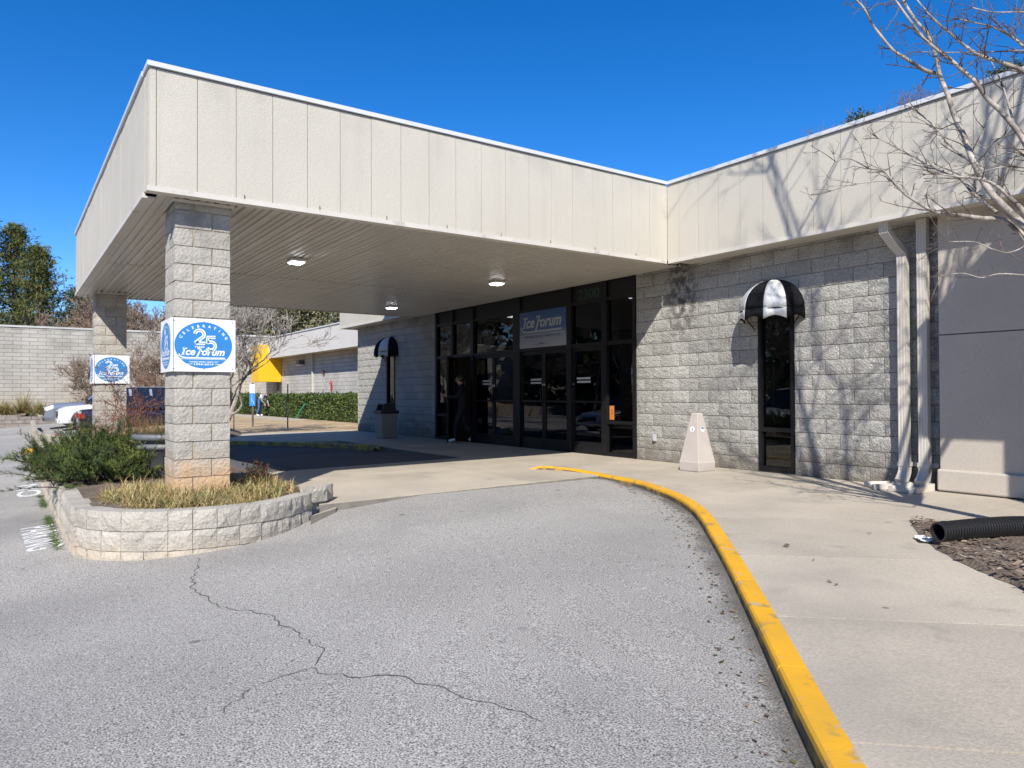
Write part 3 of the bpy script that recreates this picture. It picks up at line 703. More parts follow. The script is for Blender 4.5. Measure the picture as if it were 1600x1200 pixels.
# ================================================================== STOREFRONT
m_alu = mat('bronze_aluminium', (0.010, 0.0095, 0.010), 0.45, 0.1, 3, spec=0.3)
m_glass = glassmat('tinted_glass', (0.42, 0.43, 0.42), 1.52)
m_chrome = flat('brushed_steel', (.55, .55, .56), .3, metal=1.0)
ZH, ZTR, ZTOP = 2.10, 2.95, 3.30      # door head, transom rail, top
def alu(parent, name, x0, x1, z0, z1, y0=-.01, y1=.10, m=m_alu):
    mb = MB(); mb.box((x0, y0, z0), (x1, y1, z1)); return B(mb, name, m, parent)
posts = [(-13.44, -13.36), (-12.60, -12.52), (-11.66, -11.54), (-9.86, -9.60), (-7.98, -7.84), (-6.94, -6.80), (-6.115, -6.04)]
for a_, b_ in posts: alu(bld, 'mullion', a_, b_, 0, ZTOP, -.02, .11)
for i in range(6):
    x0, x1 = posts[i][1], posts[i+1][0]
    alu(bld, 'transom_rail', x0, x1, ZTR-.03, ZTR+.03); alu(bld, 'door_head', x0, x1, ZH-.02, ZH+.05)
    alu(bld, 'top_panel', x0, x1, ZTR+.03, ZTOP, .03, .05, mat('dark_infill', (.012, .011, .011), .5, .1, spec=.3))
    if i != 3:
        alu(bld, 'transom_pane', x0, x1, ZH+.05, ZTR-.03, .045, .051, m_glass)
for x in (-10.74, -7.0): pass
def glazed_door(x0, x1, hinge, ang, sticker=True, pull=True):
    """narrow-stile glazed door; hinge 'L' or 'R' at x0 or x1, opening outwards by ang"""
    wd = x1-x0; hx = x0 if hinge == 'L' else x1
    t = empty('door', (hx+6, 0.02, 0)); t.parent = bld; t.rotation_euler = (0, 0, -ang if hinge == 'L' else ang)
    s = 1 if hinge == 'L' else -1
    st, top, bot = .06, .07, .22
    mb = MB()
    def bx(a_, b_, c_, d_, y0=0, y1=.045): mb.box((a_*s, y0, c_), (b_*s, y1, d_))
    bx(.004, st, .012, ZH-.024); bx(wd-st, wd-.004, .012, ZH-.024); bx(st, wd-st, ZH-.024-top, ZH-.024); bx(st, wd-st, .012, .012+bot)
    mb.build('door_frame', m_alu, t)
    mb = MB(); mb.box((st*s, .018, .012+bot), ((wd-st)*s, .024, ZH-.024-top)); mb.build('glass', m_glass, t)
    mb = MB(); mb.box((st*s, -.006, .99), ((wd-st)*s, .0, 1.03)); mb.box((st*s, .0, .99), ((st+.03)*s, .005, 1.03)); mb.build('push_bar', m_alu, t)
    if pull:
        mb = MB(); mb.tube([((wd-.05)*s, -.002, 1.00), ((wd-.05)*s, -.05, 1.02), ((wd-.05)*s, -.05, 1.26), ((wd-.05)*s, -.002, 1.28)], .012, 6); mb.build('handle', m_alu, t, smooth=True)
        mb = MB(); mb.tube([((wd-.03)*s, -.004, 1.36), ((wd-.03)*s, .001, 1.36)], .022, 10); mb.build('lock', m_chrome, t)
    if sticker:
        mb = MB(); r = random.Random(int(x0*100))
        for row in (0, 1):
            x = wd*.42
            while x < wd*.86:
                l = r.uniform(.012, .03); mb.box((x*s, .012, 1.45-row*.07), ((min(x+l, wd*.87))*s, .0172, 1.45-row*.07+.04)); x += l+.006
        mb.build('door_notice', flat('decal_white', (.55, .55, .55), .6), t)
    return t
glazed_door(-12.52, -11.66, 'L', math.radians(42), sticker=False)
for x0, x1, h in ((-11.54, -10.70, 'L'), (-10.70, -9.86, 'R'), (-9.60, -8.79, 'L'), (-8.79, -7.98, 'R'), (-7.84, -6.94, 'R')):
    glazed_door(x0, x1, h, 0.0, sticker=not (h == 'R' and x0 < -8.5))
for x in (-12.06, -9.7): pass
# side lights
for (x0, x1) in ((-13.36, -12.60), (-6.80, -6.115)):
    alu(bld, 'sill_rail', x0, x1, 0, .07); alu(bld, 'mid_rail', x0, x1, .60, .66)
    alu(bld, 'side_light', x0, x1, .66, ZH-.02, .045, .051, m_glass); alu(bld, 'side_light', x0, x1, .07, .60, .045, .051, m_glass)
alu(bld, 'threshold', -13.36, -6.115, -.02, .012, .0, .12)
# small orange notice on the side light
mb = MB(); mb.box((-6.78, .036, .68), (-6.66, .040, .94)); nt_ = B(mb, 'orange_notice', flat('orange_notice', (.55, .20, .045), .6))
mb = MB(); mb.lathe([(.036, 0), (.036, .001)], 16); mb.v = [(-6.72+x, .0352-z, .84+y) for x, y, z in mb.v]; B(mb, 'notice_mark', flat('notice_ring', (.95, .55, .1), .6), nt_) if False else None
mb = MB(); mb.v = []; put_text(mb, '3', Vector((-6.72, .0355, .82)), Vector((1, 0, 0)), Vector((0, 0, 1)), 0, 0, height=.10, bold=.03); B(mb, 'notice_mark', flat('notice_red', (.55, .06, .02), .6))
# street number above the single door
mb = MB(); put_text(mb, '2300', Vector((-7.35, .026, 3.11)), Vector((1, 0, 0)), Vector((0, 0, 1)), 0, 0, width=.62, height=.20, bold=.02)
B(mb, 'street_number', flat('number_green', (.012, .05, .032), .5))
# dark lobby behind the glass
m_lob = mat('lobby_wall', (.10, .07, .045), .9, .2, 1)
mb = MB(); mb.box((-13.6, .12, -.3), (-13.45, 9, 4)); mb.box((-6.03, .33, -.3), (-5.9, 9, 4)); B(mb, 'lobby_side_wall', m_lob)
mb = MB(); mb.box((-13.45, .12, -.2), (-6.03, 9, -.012)); B(mb, 'lobby_floor', mat('lobby_floor', (.06, .055, .05), .5))
mb = MB(); mb.box((-13.45, .12, 3.02), (-6.03, 9, 3.1)); B(mb, 'lobby_ceiling', mat('lobby_ceiling', (.14, .10, .07), .9, .1, 2))
mb = MB(); mb.box((-12.6, 5.0, 0), (-10.2, 5.2, 2.3)); B(mb, 'lobby_partition', mat('lobby_panel', (.20, .09, .04), .7, .2, 2))
for (x, y) in ((-7.2, 1.0), (-7.2, 2.6), (-9.9, 2.6), (-11.9, 2.6)):
    t = thing('lobby_light', (x, y, 3.0), 'long ceiling light glowing inside the dark lobby', 'light', 'lobby ceiling lights')
    mb = MB(); mb.box((-.58, -.1, -.03), (.58, .1, .018)); mb.build('housing', flat('lamp_white', (.6, .6, .6), .5), t)
    mb = MB(); mb.box((-.55, -.085, -.04), (.55, .085, -.031)); mb.build('diffuser', flat('lobby_glow', (1., .95, .88), .5, emis=1.6), t)

# ---- logo panel over the double doors
m_dec_grey = flat('logo_grey', (.42, .44, .45), .55)
def gradient_mat(name, z0, z1):
    m = bpy.data.materials.new(name); n, b = nodes_of(m); geo = n.nodes.new('ShaderNodeNewGeometry'); sp = n.nodes.new('ShaderNodeSeparateXYZ'); n.links.new(geo.outputs['Position'], sp.inputs[0])
    mr = n.nodes.new('ShaderNodeMapRange'); mr.inputs[1].default_value = z0; mr.inputs[2].default_value = z1; n.links.new(sp.outputs[2], mr.inputs[0])
    cr = n.nodes.new('ShaderNodeValToRGB'); e = cr.color_ramp.elements; e[0].position = 0; e[0].color = (.36, .36, .40, 1); e[1].position = 1; e[1].color = (.035, .085, .24, 1)
    k = cr.color_ramp.elements.new(.28); k.color = (.26, .29, .37, 1); k = cr.color_ramp.elements.new(.5); k.color = (.06, .12, .28, 1)
    n.links.new(mr.outputs[0], cr.inputs[0]); n.links.new(cr.outputs[0], b.inputs['Base Color']); b.inputs['Roughness'].default_value = .35; return m
def logo(mb, O, U, V, cx, cy, wd, bars=True):
    """slanted wordmark with its long underline swoosh; wd = width of the word"""
    h = wd*.155
    put_text(mb, 'ce', O, U, V, cx-.283*wd, cy+.00*wd, width=.215*wd, height=h*.80, bold=.028, shear=.30)
    strip(mb, [(cx-.408*wd, cy+.10*wd), (cx-.455*wd, cy-.052*wd)], .036*wd, O, U, V); strip(mb, [(cx-.485*wd, cy-.05*wd), (cx-.415*wd, cy-.05*wd)], .022*wd, O, U, V)
    put_text(mb, 'orum', O, U, V, cx+.225*wd, cy+.00*wd, width=.52*wd, height=h*.80, bold=.028, shear=.30)
    strip(mb, [(cx-.455*wd, cy+.098*wd), (cx-.355*wd, cy+.098*wd)], .024*wd, O, U, V)
    # the long f drawn as a slanted hook with a crossbar
    strip(mb, [(cx-.125*wd, cy+.085*wd), (cx-.105*wd, cy+.108*wd), (cx-.035*wd, cy+.108*wd)], .028*wd, O, U, V); strip(mb, [(cx-.045*wd, cy+.112*wd), (cx-.15*wd, cy-.115*wd)], .036*wd, O, U, V)
    strip(mb, [(cx-.075*wd, cy+.040*wd), (cx-.012*wd, cy+.040*wd)], .024*wd, O, U, V)
    if bars:
        strip(mb, [(cx-.53*wd, cy-.03*wd), (cx-.525*wd, cy-.07*wd), (cx-.48*wd, cy-.105*wd), (cx-.38*wd, cy-.120*wd), (cx, cy-.120*wd), (cx+.49*wd, cy-.116*wd)], .026*wd, O, U, V)
lp = thing('entrance_sign', (-8.79, -.012, 2.15), 'blue to grey logo panel set above the dark double doors', 'sign')
lo = Vector((-8.79, -.012, 2.15)); mb = MB(); mb.box((-.80, -.01, 0), (.80, .045, .775)); mb.build('panel', gradient_mat('logo_gradient', 2.15, 2.92), lp)
O = Vector((0, -.0135, .775)); U = Vector((1, 0, 0)); V = Vector((0, 0, 1)); mb = MB()
logo(mb, O, U, V, -.01, -.27, 1.38); strip(mb, [(-.72, -.50), (.76, -.50)], .012, O, U, V); mb.build('wordmark', m_dec_grey, lp)
mb = MB(); put_text(mb, 'WHERE SPORT MEETS ICE', O, U, V, 0.02, -.545, width=1.25, height=.045, bold=.01, shear=.3); strip(mb, [(-.25, -.71), (.2, -.71)], .006, O, U, V); strip(mb, [(-.10, -.69), (.05, -.69)], .018, O, U, V); mb.build('tagline', flat('logo_dark', (.05, .06, .10), .55), lp)

# ---- tall narrow windows
def tall_window(win, label):
    x0, x1, z0, z1 = win
    t = empty('tall_window', (x0+6, 0, 0)); t.parent = bld; t['label'] = label
    def bx(name, a_, b_, c_, d_, y0, y1, m):
        mb = MB(); mb.box((a_-x0, y0, c_), (b_-x0, y1, d_)); return mb.build(name, m, t)
    f = .055
    bx('frame', x0+.004, x0+f, z0, z1, -.015, .09, m_alu); bx('frame', x1-f, x1-.004, z0, z1, -.015, .09, m_alu)
    bx('frame', x0+f, x1-f, z0, z0+.07, -.012, .09, m_alu); bx('frame', x0+f, x1-f, z1-.06, z1, -.012, .09, m_alu); bx('frame', x0+f, x1-f, .60, .66, -.012, .09, m_alu)
    bx('pane', x0+f, x1-f, z0+.07, .60, .04, .046, m_glass); bx('pane', x0+f, x1-f, .66, z1-.06, .04, .046, m_glass)
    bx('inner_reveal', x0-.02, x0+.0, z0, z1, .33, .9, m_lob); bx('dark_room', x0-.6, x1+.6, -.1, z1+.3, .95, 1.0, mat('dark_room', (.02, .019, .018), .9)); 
    bx('inner_sill', x0, x1, z0, .22, .60, .9, mat('sill_tan', (.22, .19, .13), .8)); bx('blind_edge', x0+.09, x0+.13, .3, 1.75, .18, .20, mat('blind_cream', (.42, .38, .28), .8))
tall_window(WIN1, 'tall narrow black-framed window in the sunlit wall'); tall_window(WIN2, 'tall narrow black-framed window in the shaded wall')

# ================================================================== AWNINGS
m_blk = mat('black_canvas', (.013, .013, .015), .95, .25, 6, bump=.3, bs=160, spec=.1); m_wht = mat('white_canvas', (.60, .60, .575), .95, .05, 6, bump=.2, bs=200)
def awning(cx, zr, rad, rh, label):
    t = thing('dome_awning', (cx, 0, zr), label, 'awning'); n = 5
    for gi in range(n):
        mb = MB(); p0, p1 = math.pi*gi/n, math.pi*(gi+1)/n; ns, nv = 6, 9
        for j in range(nv+1):
            th = math.pi/2*j/nv
            for i in range(ns+1):
                u = i/ns; ph = p0+(p1-p0)*u; bulge = 1-.035*(4*u*(1-u))*math.cos(th)+.0
                rr = rad*math.cos(th)*(1.0 if j else 1.0); mb.v.append((rr*math.cos(ph)*bulge, -rr*math.sin(ph)*bulge*.98-.004, rh*math.sin(th)))
        mb.f = [(j*(ns+1)+i, (j+1)*(ns+1)+i, (j+1)*(ns+1)+i+1, j*(ns+1)+i+1) for j in range(nv) for i in range(ns)]; mb.mi = [0]*len(mb.f)
        m = m_blk if gi % 2 == 0 else m_wht
        gore = mb.build('gore', m, t, smooth=True)
        so_ = gore.modifiers.new('thick', 'SOLIDIFY'); so_.thickness = .004
        mb = MB()
        for i in range(9):
            u = i/8; ph = p0+(p1-p0)*u; q = 1-.035*4*u*(1-u); d = .105+.045*abs(math.sin(u*math.pi*2-math.pi/2)) if False else .11+.05*abs(2*u-1)**1.5
            x, y = rad*math.cos(ph)*q, -rad*math.sin(ph)*q*.98-.004; mb.v += [(x*1.004, y*1.004, -.001), (x*1.01, y*1.01, -d)]
        mb.f = [(2*i, 2*i+1, 2*i+3, 2*i+2) for i in range(8)]; mb.mi = [0]*8
        o = mb.build('valance', m, gore, smooth=True); so_ = o.modifiers.new('thick', 'SOLIDIFY'); so_.thickness = .004
    for s in (-1, 1):
        mb = MB(); mb.tube([(s*rad*.93, -.01, -.01), (s*rad*.86, -.05, -.12), (s*rad*.62, -.03, -.27)], .008, 5); mb.build('brace', m_blk, t)
    mb = MB(); pts = [(rad*.985*math.cos(math.pi*i/14), -rad*.96*math.sin(math.pi*i/14)-.004, -.012) for i in range(15)]; mb.tube(pts, .010, 5); mb.build('hoop', m_blk, t)
awning(-3.19, 2.38, .50, .45, 'black and white striped dome awning over the sunlit tall window')
awning(-16.12, 2.40, .50, .45, 'black and white striped dome awning in the shade beside the doors')

# ================================================================== DOWNSPOUTS, OUTLET, SPLASH BLOCKS
m_spout = mat('beige_downspout', (.53, .495, .43), .5, .06, 2, tint=[('patch', (.42, .36, .28), (6, .62, .74, .5))])
def spout_tube(mb, pts, w2, d2):
    """ribbed rectangular pipe in the plane facing -Y"""
    rings = []
    for i, p in enumerate(pts):
        p = Vector(p); t = Vector(pts[min(i+1, len(pts)-1)])-Vector(pts[max(i-1, 0)]); t.normalize()
        sd = t.cross(Vector((0, 1, 0)));
        if sd.length < .05: sd = Vector((1, 0, 0))
        sd = Vector((1, 0, 0)); fr = t.cross(sd).normalized(); fr = fr if fr.y < 0 else -fr
        prof = [(-1, -1), (-1, 1), (-.75, 1.0), (-.62, .86), (-.5, 1.0), (-.12, 1.0), (0, .86), (.12, 1.0), (.5, 1.0), (.62, .86), (.75, 1.0), (1, 1), (1, -1)]
        rings.append([p+sd*(a_*w2)+fr*(b_*d2) for a_, b_ in prof])
    m = len(rings[0]); mb.add([v for r_ in rings for v in r_], [(i*m+j, i*m+(j+1) % m, (i+1)*m+(j+1) % m, (i+1)*m+j) for i in range(len(rings)-1) for j in range(m)]+[tuple(range(m)), tuple((len(rings)-1)*m+j for j in range(m-1, -1, -1))])
def downspout(x, top_pts, label, strap_side):
    t = thing('downspout', (x, -.10, 0.0), label, 'downspout')
    mb = MB(); spout_tube(mb, top_pts, .058, .045); mb.build('upper_pipe', m_spout, t)
    mb = MB(); spout_tube(mb, [(0, 0, top_pts[-1][2]-.001), (0, 0, 1.5), (0, 0, .25)], .055, .043); mb.build('pipe', m_spout, t)
    for z in (.255,):
        mb = MB(); spout_tube(mb, [(0, 0, .26), (0, -.004, .20), (0, -.03, .15), (0, -.07, .105), (0, -.12, .07)], .058, .047); mb.build('elbow', m_spout, t)
    mb = MB(); mb.box((-.062, -.052, .262), (.062, -.046, .315)); mb.box((.062*strap_side, -.052, .262), (.066*strap_side, .09, .315)); mb.box((.066*strap_side, .083, .262), (.12*strap_side, .09, .315)); mb.box((-.062*strap_side, -.052, .262), (-.066*strap_side, .09, .315)); mb.build('strap', m_spout, t)
    return t
downspout(-1.275, [(-.10, -.22, 3.28), (-.10, -.22, 3.16), (-.05, -.11, 3.02), (0, 0, 2.90), (0, 0, 2.76)], 'beige downspout with a bent upper elbow on the block wall', 1)
downspout(-1.035, [(0, 0, 3.28), (0, 0, 2.9)], 'straight beige downspout beside the stucco wall', 1)
m_splash = mat('splash_concrete', (.55, .50, .42), .9, .1, 5, bump=.3, bs=70)
def splash(x, y, rz, label):
    t = thing('splash_block', (x, y, 0), label, 'splash block'); t.rotation_euler = (0, 0, rz)
    mb = MB(); n = 10; prof = [(-.13, .0), (-.13, .075), (-.095, .08), (-.07, .035), (.07, .035), (.095, .08), (.13, .075), (.13, 0)]
    for k in range(2):
        yy = .12-.42*k; s = 1+.35*k
        mb.v += [(a_*s, yy, b_*(1-.25*k)) for a_, b_ in prof]
    m = len(prof); mb.f = [(i, i+1, m+i+1, m+i) for i in range(m-1)]+[tuple(range(m-1, -1, -1)), tuple(range(m, 2*m)), (0, m, 2*m-1, m-1)]; mb.mi = [0]*len(mb.f)
    mb.build('trough', m_splash, t)
    mb = MB(); mb.box((-.12, .125, .002), (.12, .15, .085)); mb.build('back_lip', m_splash, t)
splash(-1.31, -.28, -.75, 'pale concrete splash block turned sideways under the bent downspout'); splash(-1.03, -.30, -.10, 'white concrete splash block under the straight downspout')
t = thing('outlet_box', (-5.58, 0, .40), 'small grey weatherproof outlet box on the block wall', 'outlet')
mb = MB(); mb.box((-.035, -.035, -.06), (.035, -.001, .06)); mb.build('box', flat('outlet_grey', (.42, .42, .42), .5), t, bevel=.006)
mb = MB(); mb.box((-.03, -.045, -.05), (.03, -.036, .055)); mb.build('cover', flat('outlet_cover', (.50, .50, .50), .4), t, bevel=.004)

# ---- concrete obelisk ash urn
m_obel = mat('pale_precast', (.47, .415, .365), .85, .06, 3, bump=.25, bs=120, tint=[('patch', (.42, .37, .32), (4, .55, .75, .45))])
t = thing('obelisk_ash_bin', (-4.15, -.585, -.004), 'pale concrete obelisk bin standing against the block wall', 'ash bin')
mb = MB()
for k, (h, z) in enumerate(((.185, 0), (.19, .13), (.185, .15), (.062, .86), (.05, .875))):
    mb.v += [(-h, -h, z), (h, -h, z), (h, h, z), (-h, h, z)]
mb.f = [(k*4+i, k*4+(i+1) % 4, (k+1)*4+(i+1) % 4, (k+1)*4+i) for k in range(4) for i in range(4)]+[(3, 2, 1, 0), (16, 17, 18, 19)]; mb.mi = [0]*len(mb.f)
mb.build('shaft', m_obel, t, bevel=.008)
mb = MB(); mb.tube([(0, 0, .87), (.012, .0, .90)], .01, 6); mb.build('spike', m_chrome, t)
sl_ = (.185-.062)/.71
for (nx_, ny_, ic) in ((1, 0, 0), (0, -1, 1)):
    zc_ = .63; rr = .185-sl_*(zc_-.15)+.004; nv_ = Vector((nx_, ny_, sl_)).normalized(); c = Vector((nx_*rr, ny_*rr, zc_)); U = Vector((-ny_, nx_, 0)); V = nv_.cross(U)
    mb = MB(); mb.face([c+U*.043*math.cos(2*math.pi*i/20)+V*.043*math.sin(2*math.pi*i/20) for i in range(20)]); st_ = mb.build('round_sticker', flat('sticker_white', (.78, .78, .78), .5), t)
    c = c+nv_*.0015; mb = MB()
    mb.face([c+U*.036*math.cos(2*math.pi*i/20)+V*.036*math.sin(2*math.pi*i/20) for i in (range(10) if ic == 0 else range(0, 20))][:10]) if ic == 0 else mb.face([c+U*a_+V*b_ for a_, b_ in ((-.010, -.022), (.010, -.022), (.006, .022), (-.006, .022))])
    mb.build('sticker_mark', flat('sticker_ink', (.10, .14, .22), .5), t)

# ---- black corrugated drain pipe on the mulch
m_pipe = mat('black_plastic', (.018, .018, .019), .38, .1, 5, spec=.5)
t = thing('drain_pipe', (.57, -3.27, .04), 'black corrugated drain pipe lying on the mulch bed', 'pipe')
ax = smoothpath([(.57, -3.27, .085), (.72, -2.87, .10), (.88, -2.52, .10), (1.15, -2.30, .10), (1.7, -2.25, .08)], 30); L_ = 0; pts = []; rad = []; prof = []
for i in range(len(ax)-1):
    for k in range(2):
        p = ax[i].lerp(ax[i+1], k/2); pts.append(p-Vector((.57, -3.27, .04)))
dist = 0
for i, p in enumerate(pts):
    dist += (p-pts[i-1]).length if i else 0
pts2 = []; total = dist; acc = 0; seg = [0]
for i in range(1, len(pts)): acc += (pts[i]-pts[i-1]).length; seg.append(acc)
def pat(s):
    for i in range(len(seg)-1):
        if s <= seg[i+1]: return pts[i].lerp(pts[i+1], (s-seg[i])/(seg[i+1]-seg[i]+1e-9))
    return pts[-1]
P_, R_ = [], []; s = 0
while s < total: P_ += [pat(s), pat(s+.011), pat(s+.013), pat(s+.024)]; R_ += [.078, .078, .070, .070]; s += .026
mb = MB(); mb.tube(P_, R_, 22, cap=False); mb.tube(P_[::40]+[P_[-1]], .064, 16, cap=False); mb.build('hose', m_pipe, t)
mb = MB(); 
e0 = P_[0]; tg = (P_[6]-P_[0]).normalized(); a1 = tg.cross(Vector((0, 0, 1))).normalized(); b1 = a1.cross(tg)
for k in range(22):
    q0, q1 = 2*math.pi*k/22, 2*math.pi*(k+1)/22
    mb.face([e0+(a1*math.cos(q0)+b1*math.sin(q0))*.078, e0+(a1*math.cos(q1)+b1*math.sin(q1))*.078, e0+(a1*math.cos(q1)+b1*math.sin(q1))*.064, e0+(a1*math.cos(q0)+b1*math.sin(q0))*.064])
mb.build('rim', m_pipe, t)
tg_ = MB(); n_ = 6
for j in range(n_):
    for i in range(n_):
        pass
fl = tag(MB().build('paper_flyer', flat('paper', (.75, .76, .75), .8)), 'crumpled white paper flyer on the concrete by the drain pipe', 'paper')
bm = bmesh.new(); bmesh.ops.create_grid(bm, x_segments=6, y_segments=6, size=.5)
for v in bm.verts: v.co = Vector((v.co.x*.15, v.co.y*.21, .012+R.uniform(0, .022)))
bm.to_mesh(fl.data); bm.free(); fl.location = (*onz(1449, 846, -.03).xy, zcon(0, -3)); fl.rotation_euler = (0, 0, .7)

# ---- ceiling lights
m_led = flat('led', (.93, .95, 1.0), .4, emis=6.0)
for x, y, lab in ((-7.83, -5.54, 'square white canopy light over the planter side of the drive'), (-7.93, -1.73, 'square white canopy light in front of the logo panel'), (-12.5, -1.70, 'square white canopy light near the shaded block wall')):
    t = thing('canopy_light', (x, y, ZS), lab, 'light', 'lights under the canopy')
    mb = MB()
    for (h, z) in ((.105, .012), (.12, -.015), (.11, -.04)): mb.v += [(-h, -h, z), (h, -h, z), (h, h, z), (-h, h, z)]
    mb.f = [(k*4+i, (k+1)*4+i, (k+1)*4+(i+1) % 4, k*4+(i+1) % 4) for k in range(2) for i in range(4)]+[(0, 1, 2, 3), (11, 10, 9, 8)]; mb.mi = [0]*len(mb.f)
    mb.build('housing', flat('lamp_white', (.6, .6, .6), .5), t)
    mb = MB()
    for (h, z) in ((.105, -.0405), (.08, -.065)): mb.v += [(-h, -h, z), (h, -h, z), (h, h, z), (-h, h, z)]
    mb.f = [(i, 4+i, 4+(i+1) % 4, (i+1) % 4) for i in range(4)]+[(7, 6, 5, 4)]; mb.mi = [0]*5
    mb.build('lens', m_led, t)

# ================================================================== PILLAR SIGNS
m_sign_w = flat('sign_white', (.80, .80, .80), .4); m_sign_b = mat('sign_blue', (.035, .215, .52), .4, .05, 4); m_ink = flat('sign_ink_white', (.82, .85, .88), .45); m_screw = flat('screw', (.08, .08, .09), .5)
def arc(cx, cy, r, a0, a1, n=14): return [(cx+r*math.cos(math.radians(a0+(a1-a0)*i/n)), cy+r*math.sin(math.radians(a0+(a1-a0)*i/n))) for i in range(n+1)]
def pillar_sign(loc, U, N, label, W=.66, H=.575):
    t = thing('pillar_sign', loc, label, 'sign'); V = Vector((0, 0, 1)); Z0 = Vector((0, 0, 0))
    mb = MB(); mb.obox(N*.008, U*W/2, N*.008, V*H/2); mb.build('board', m_sign_w, t)
    ex, ey = .295, .252
    O = N*.0172; mb = MB(); mb.face([O+U*ex*math.cos(2*math.pi*i/72)+V*ey*math.sin(2*math.pi*i/72) for i in range(72)]); mb.build('blue_oval', m_sign_b, t)
    O = N*.0184; mb = MB()
    for i, ch_ in enumerate('CELEBRATING'):
        a_ = math.radians(156-132*i/10); x, y = .253*math.cos(a_), .209*math.sin(a_); nx_, ny_ = math.cos(a_)/.253, math.sin(a_)/.209; rot = math.atan2(ny_, nx_)-math.pi/2
        lb = MB(); put_text(lb, ch_, O, U, V, x, y, height=.030, bold=.03, rot=rot); lb.build('letter', m_ink, t)
    two = arc(-.045, .115, .047, 170, -25)+[(-.085, .028), (-.085, .022), (.012, .022)]
    five = [(.120, .090), (.040, .090), (.035, .022)]+arc(.072, -.006, .045, 130, -150)
    strip(mb, two, .036, O, U, V); strip(mb, five, .036, O, U, V)
    mb.build('numeral', m_ink, t); mb = MB()
    put_text(mb, 'YEARS', O, U, V, -.045, -.018, width=.105, height=.020, bold=.02)
    mb.build('years_lettering', m_ink, t); mb = MB(); logo(mb, O, U, V, -.005, -.083, .46)
    strip(mb, [(-.245, -.152), (.24, -.152)], .005, O, U, V); mb.build('wordmark', m_ink, t); mb = MB()
    put_text(mb, '"WHERE SPORT MEETS ICE"', O, U, V, 0, -.182, width=.30, height=.016, bold=.02); put_text(mb, '1994-2019', O, U, V, 0, -.208, width=.20, height=.019, bold=.03)
    strip(mb, [(-.185, -.206), (-.115, -.206)], .005, O, U, V); strip(mb, [(.115, -.206), (.18, -.206)], .005, O, U, V)
    mb.build('motto_lettering', m_ink, t)
    O = N*.0192; mb = MB(); strip(mb, two, .008, O, U, V); strip(mb, five, .008, O, U, V); mb.build('numeral_inline', m_sign_b, t)
    mb = MB()
    for x, y in ((-W/2+.03, H/2-.03), (W/2-.03, H/2-.03), (-W/2+.03, -H/2+.03), (W/2-.03, -H/2+.03), (0, ey+.004), (0, -ey-.004)):
        mb.face([O+U*(x+.006*math.cos(math.pi*i/4))+V*(y+.006*math.sin(math.pi*i/4)) for i in range(8)])
    mb.build('screws', m_screw, t)
for (px_, zc_, nm) in ((-5.087, 1.715, 'on the orange-stained pillar'), (-13.6, 1.70, 'on the vine-grown pillar')):
    cyy = -7.768+PW/2
    pillar_sign((px_+.014, cyy+.002, zc_), Vector((0, 1, 0)), Vector((1, 0, 0)), 'white anniversary sign with blue oval facing the drive '+nm)
    pillar_sign((px_-PW/2+.004, -7.768-.014, zc_), Vector((1, 0, 0)), Vector((0, -1, 0)), 'white anniversary sign with blue oval facing the car park '+nm)
# ================================================================== PLANTER
m_rblock = mat('retaining_block', (0.43, 0.395, 0.335), 0.95, 0.12, 2.0, bump=0.9, bs=34, var2=0.14, vs2=50, objrand=0.09, spec=0.2, bdist=0.02, tint=[('low', (.56, .44, .30), (-.40, -.12, .45, .3)), ('patch', (.62, .46, .30), (2.4, .60, .72, .45))])
pln = thing('planter', (-4.6, -8.0, 0), 'low curved planter wall of pale split blocks around the pillars', 'planter'); po = Vector((-4.6, -8.0, 0))
PP = [(-13.9, -8.75), (-10, -8.74), (-7, -8.73), (-5.1, -8.72), (-4.70, -8.66), (-4.36, -8.48), (-4.11, -8.18), (-3.97, -7.82), (-3.93, -7.48), (-3.99, -7.12), (-4.18, -6.78), (-4.46, -6.47)]
pp = smoothpath([(a_, b_, 0) for a_, b_ in PP], 10); acc = [0]
for i in range(1, len(pp)): acc.append(acc[-1]+(pp[i]-pp[i-1]).length)
def pat2(s):
    for i in range(len(acc)-1):
        if s <= acc[i+1]: return pp[i].lerp(pp[i+1], (s-acc[i])/(acc[i+1]-acc[i]+1e-9)), (pp[i+1]-pp[i]).normalized()
    return pp[-1], (pp[-1]-pp[-2]).normalized()
def wedge_block(W, H, D, seed):
    mb = face_block(W, H, .03, 4, 3, seed, .006, .012)
    b = len(mb.v)-4; mb.f = mb.f[:-4]; v = mb.v
    # deepen the back and taper it
    mb = face_block(W, H, .03, 4, 3, seed, .007, .014); n = len(mb.v)
    for i in range(n-4, n): x, y, z = mb.v[i]; mb.v[i] = (x*.86, D-.03, z)
    mb.f.append((n-4, n-1, n-2, n-3)); mb.mi.append(0)
    return mb.mesh('block', m_rblock)
RBH = .186; RB = [wedge_block(.208, RBH-.006, .20, 500+k) for k in range(8)]
r = random.Random(21)
tot = acc[-1]
for c_ in range(3):
    zc_ = .10-RBH*(c_+.5); s = tot-.105; back = 0
    while s > 0.1:
        P, T = pat2(s)
        if not (c_ == 0 and -8.2 < P.x < -7.25) and not (c_ == 0 and P.x < -9.5):
            rz = math.atan2(T.y, T.x); N = Vector((T.y, -T.x, 0))
            o = obj('block', r.choice(RB), pln, P-N*.03+Vector((0, 0, zc_))-po+N*r.uniform(-.006, .006), rz+r.uniform(-.02, .02)); o.scale = (1.0, 1, 1)
        s -= .214
for (x, y, z, rz) in ((-4.66, -6.33, .055, 1.9), (-4.72, -6.32, -.13, 1.9), (-4.82, -6.17, .04, 2.3), (-4.86, -6.16, -.14, 2.3)):
    obj('block', r.choice(RB), pln, Vector((x, y, z))-po, rz)
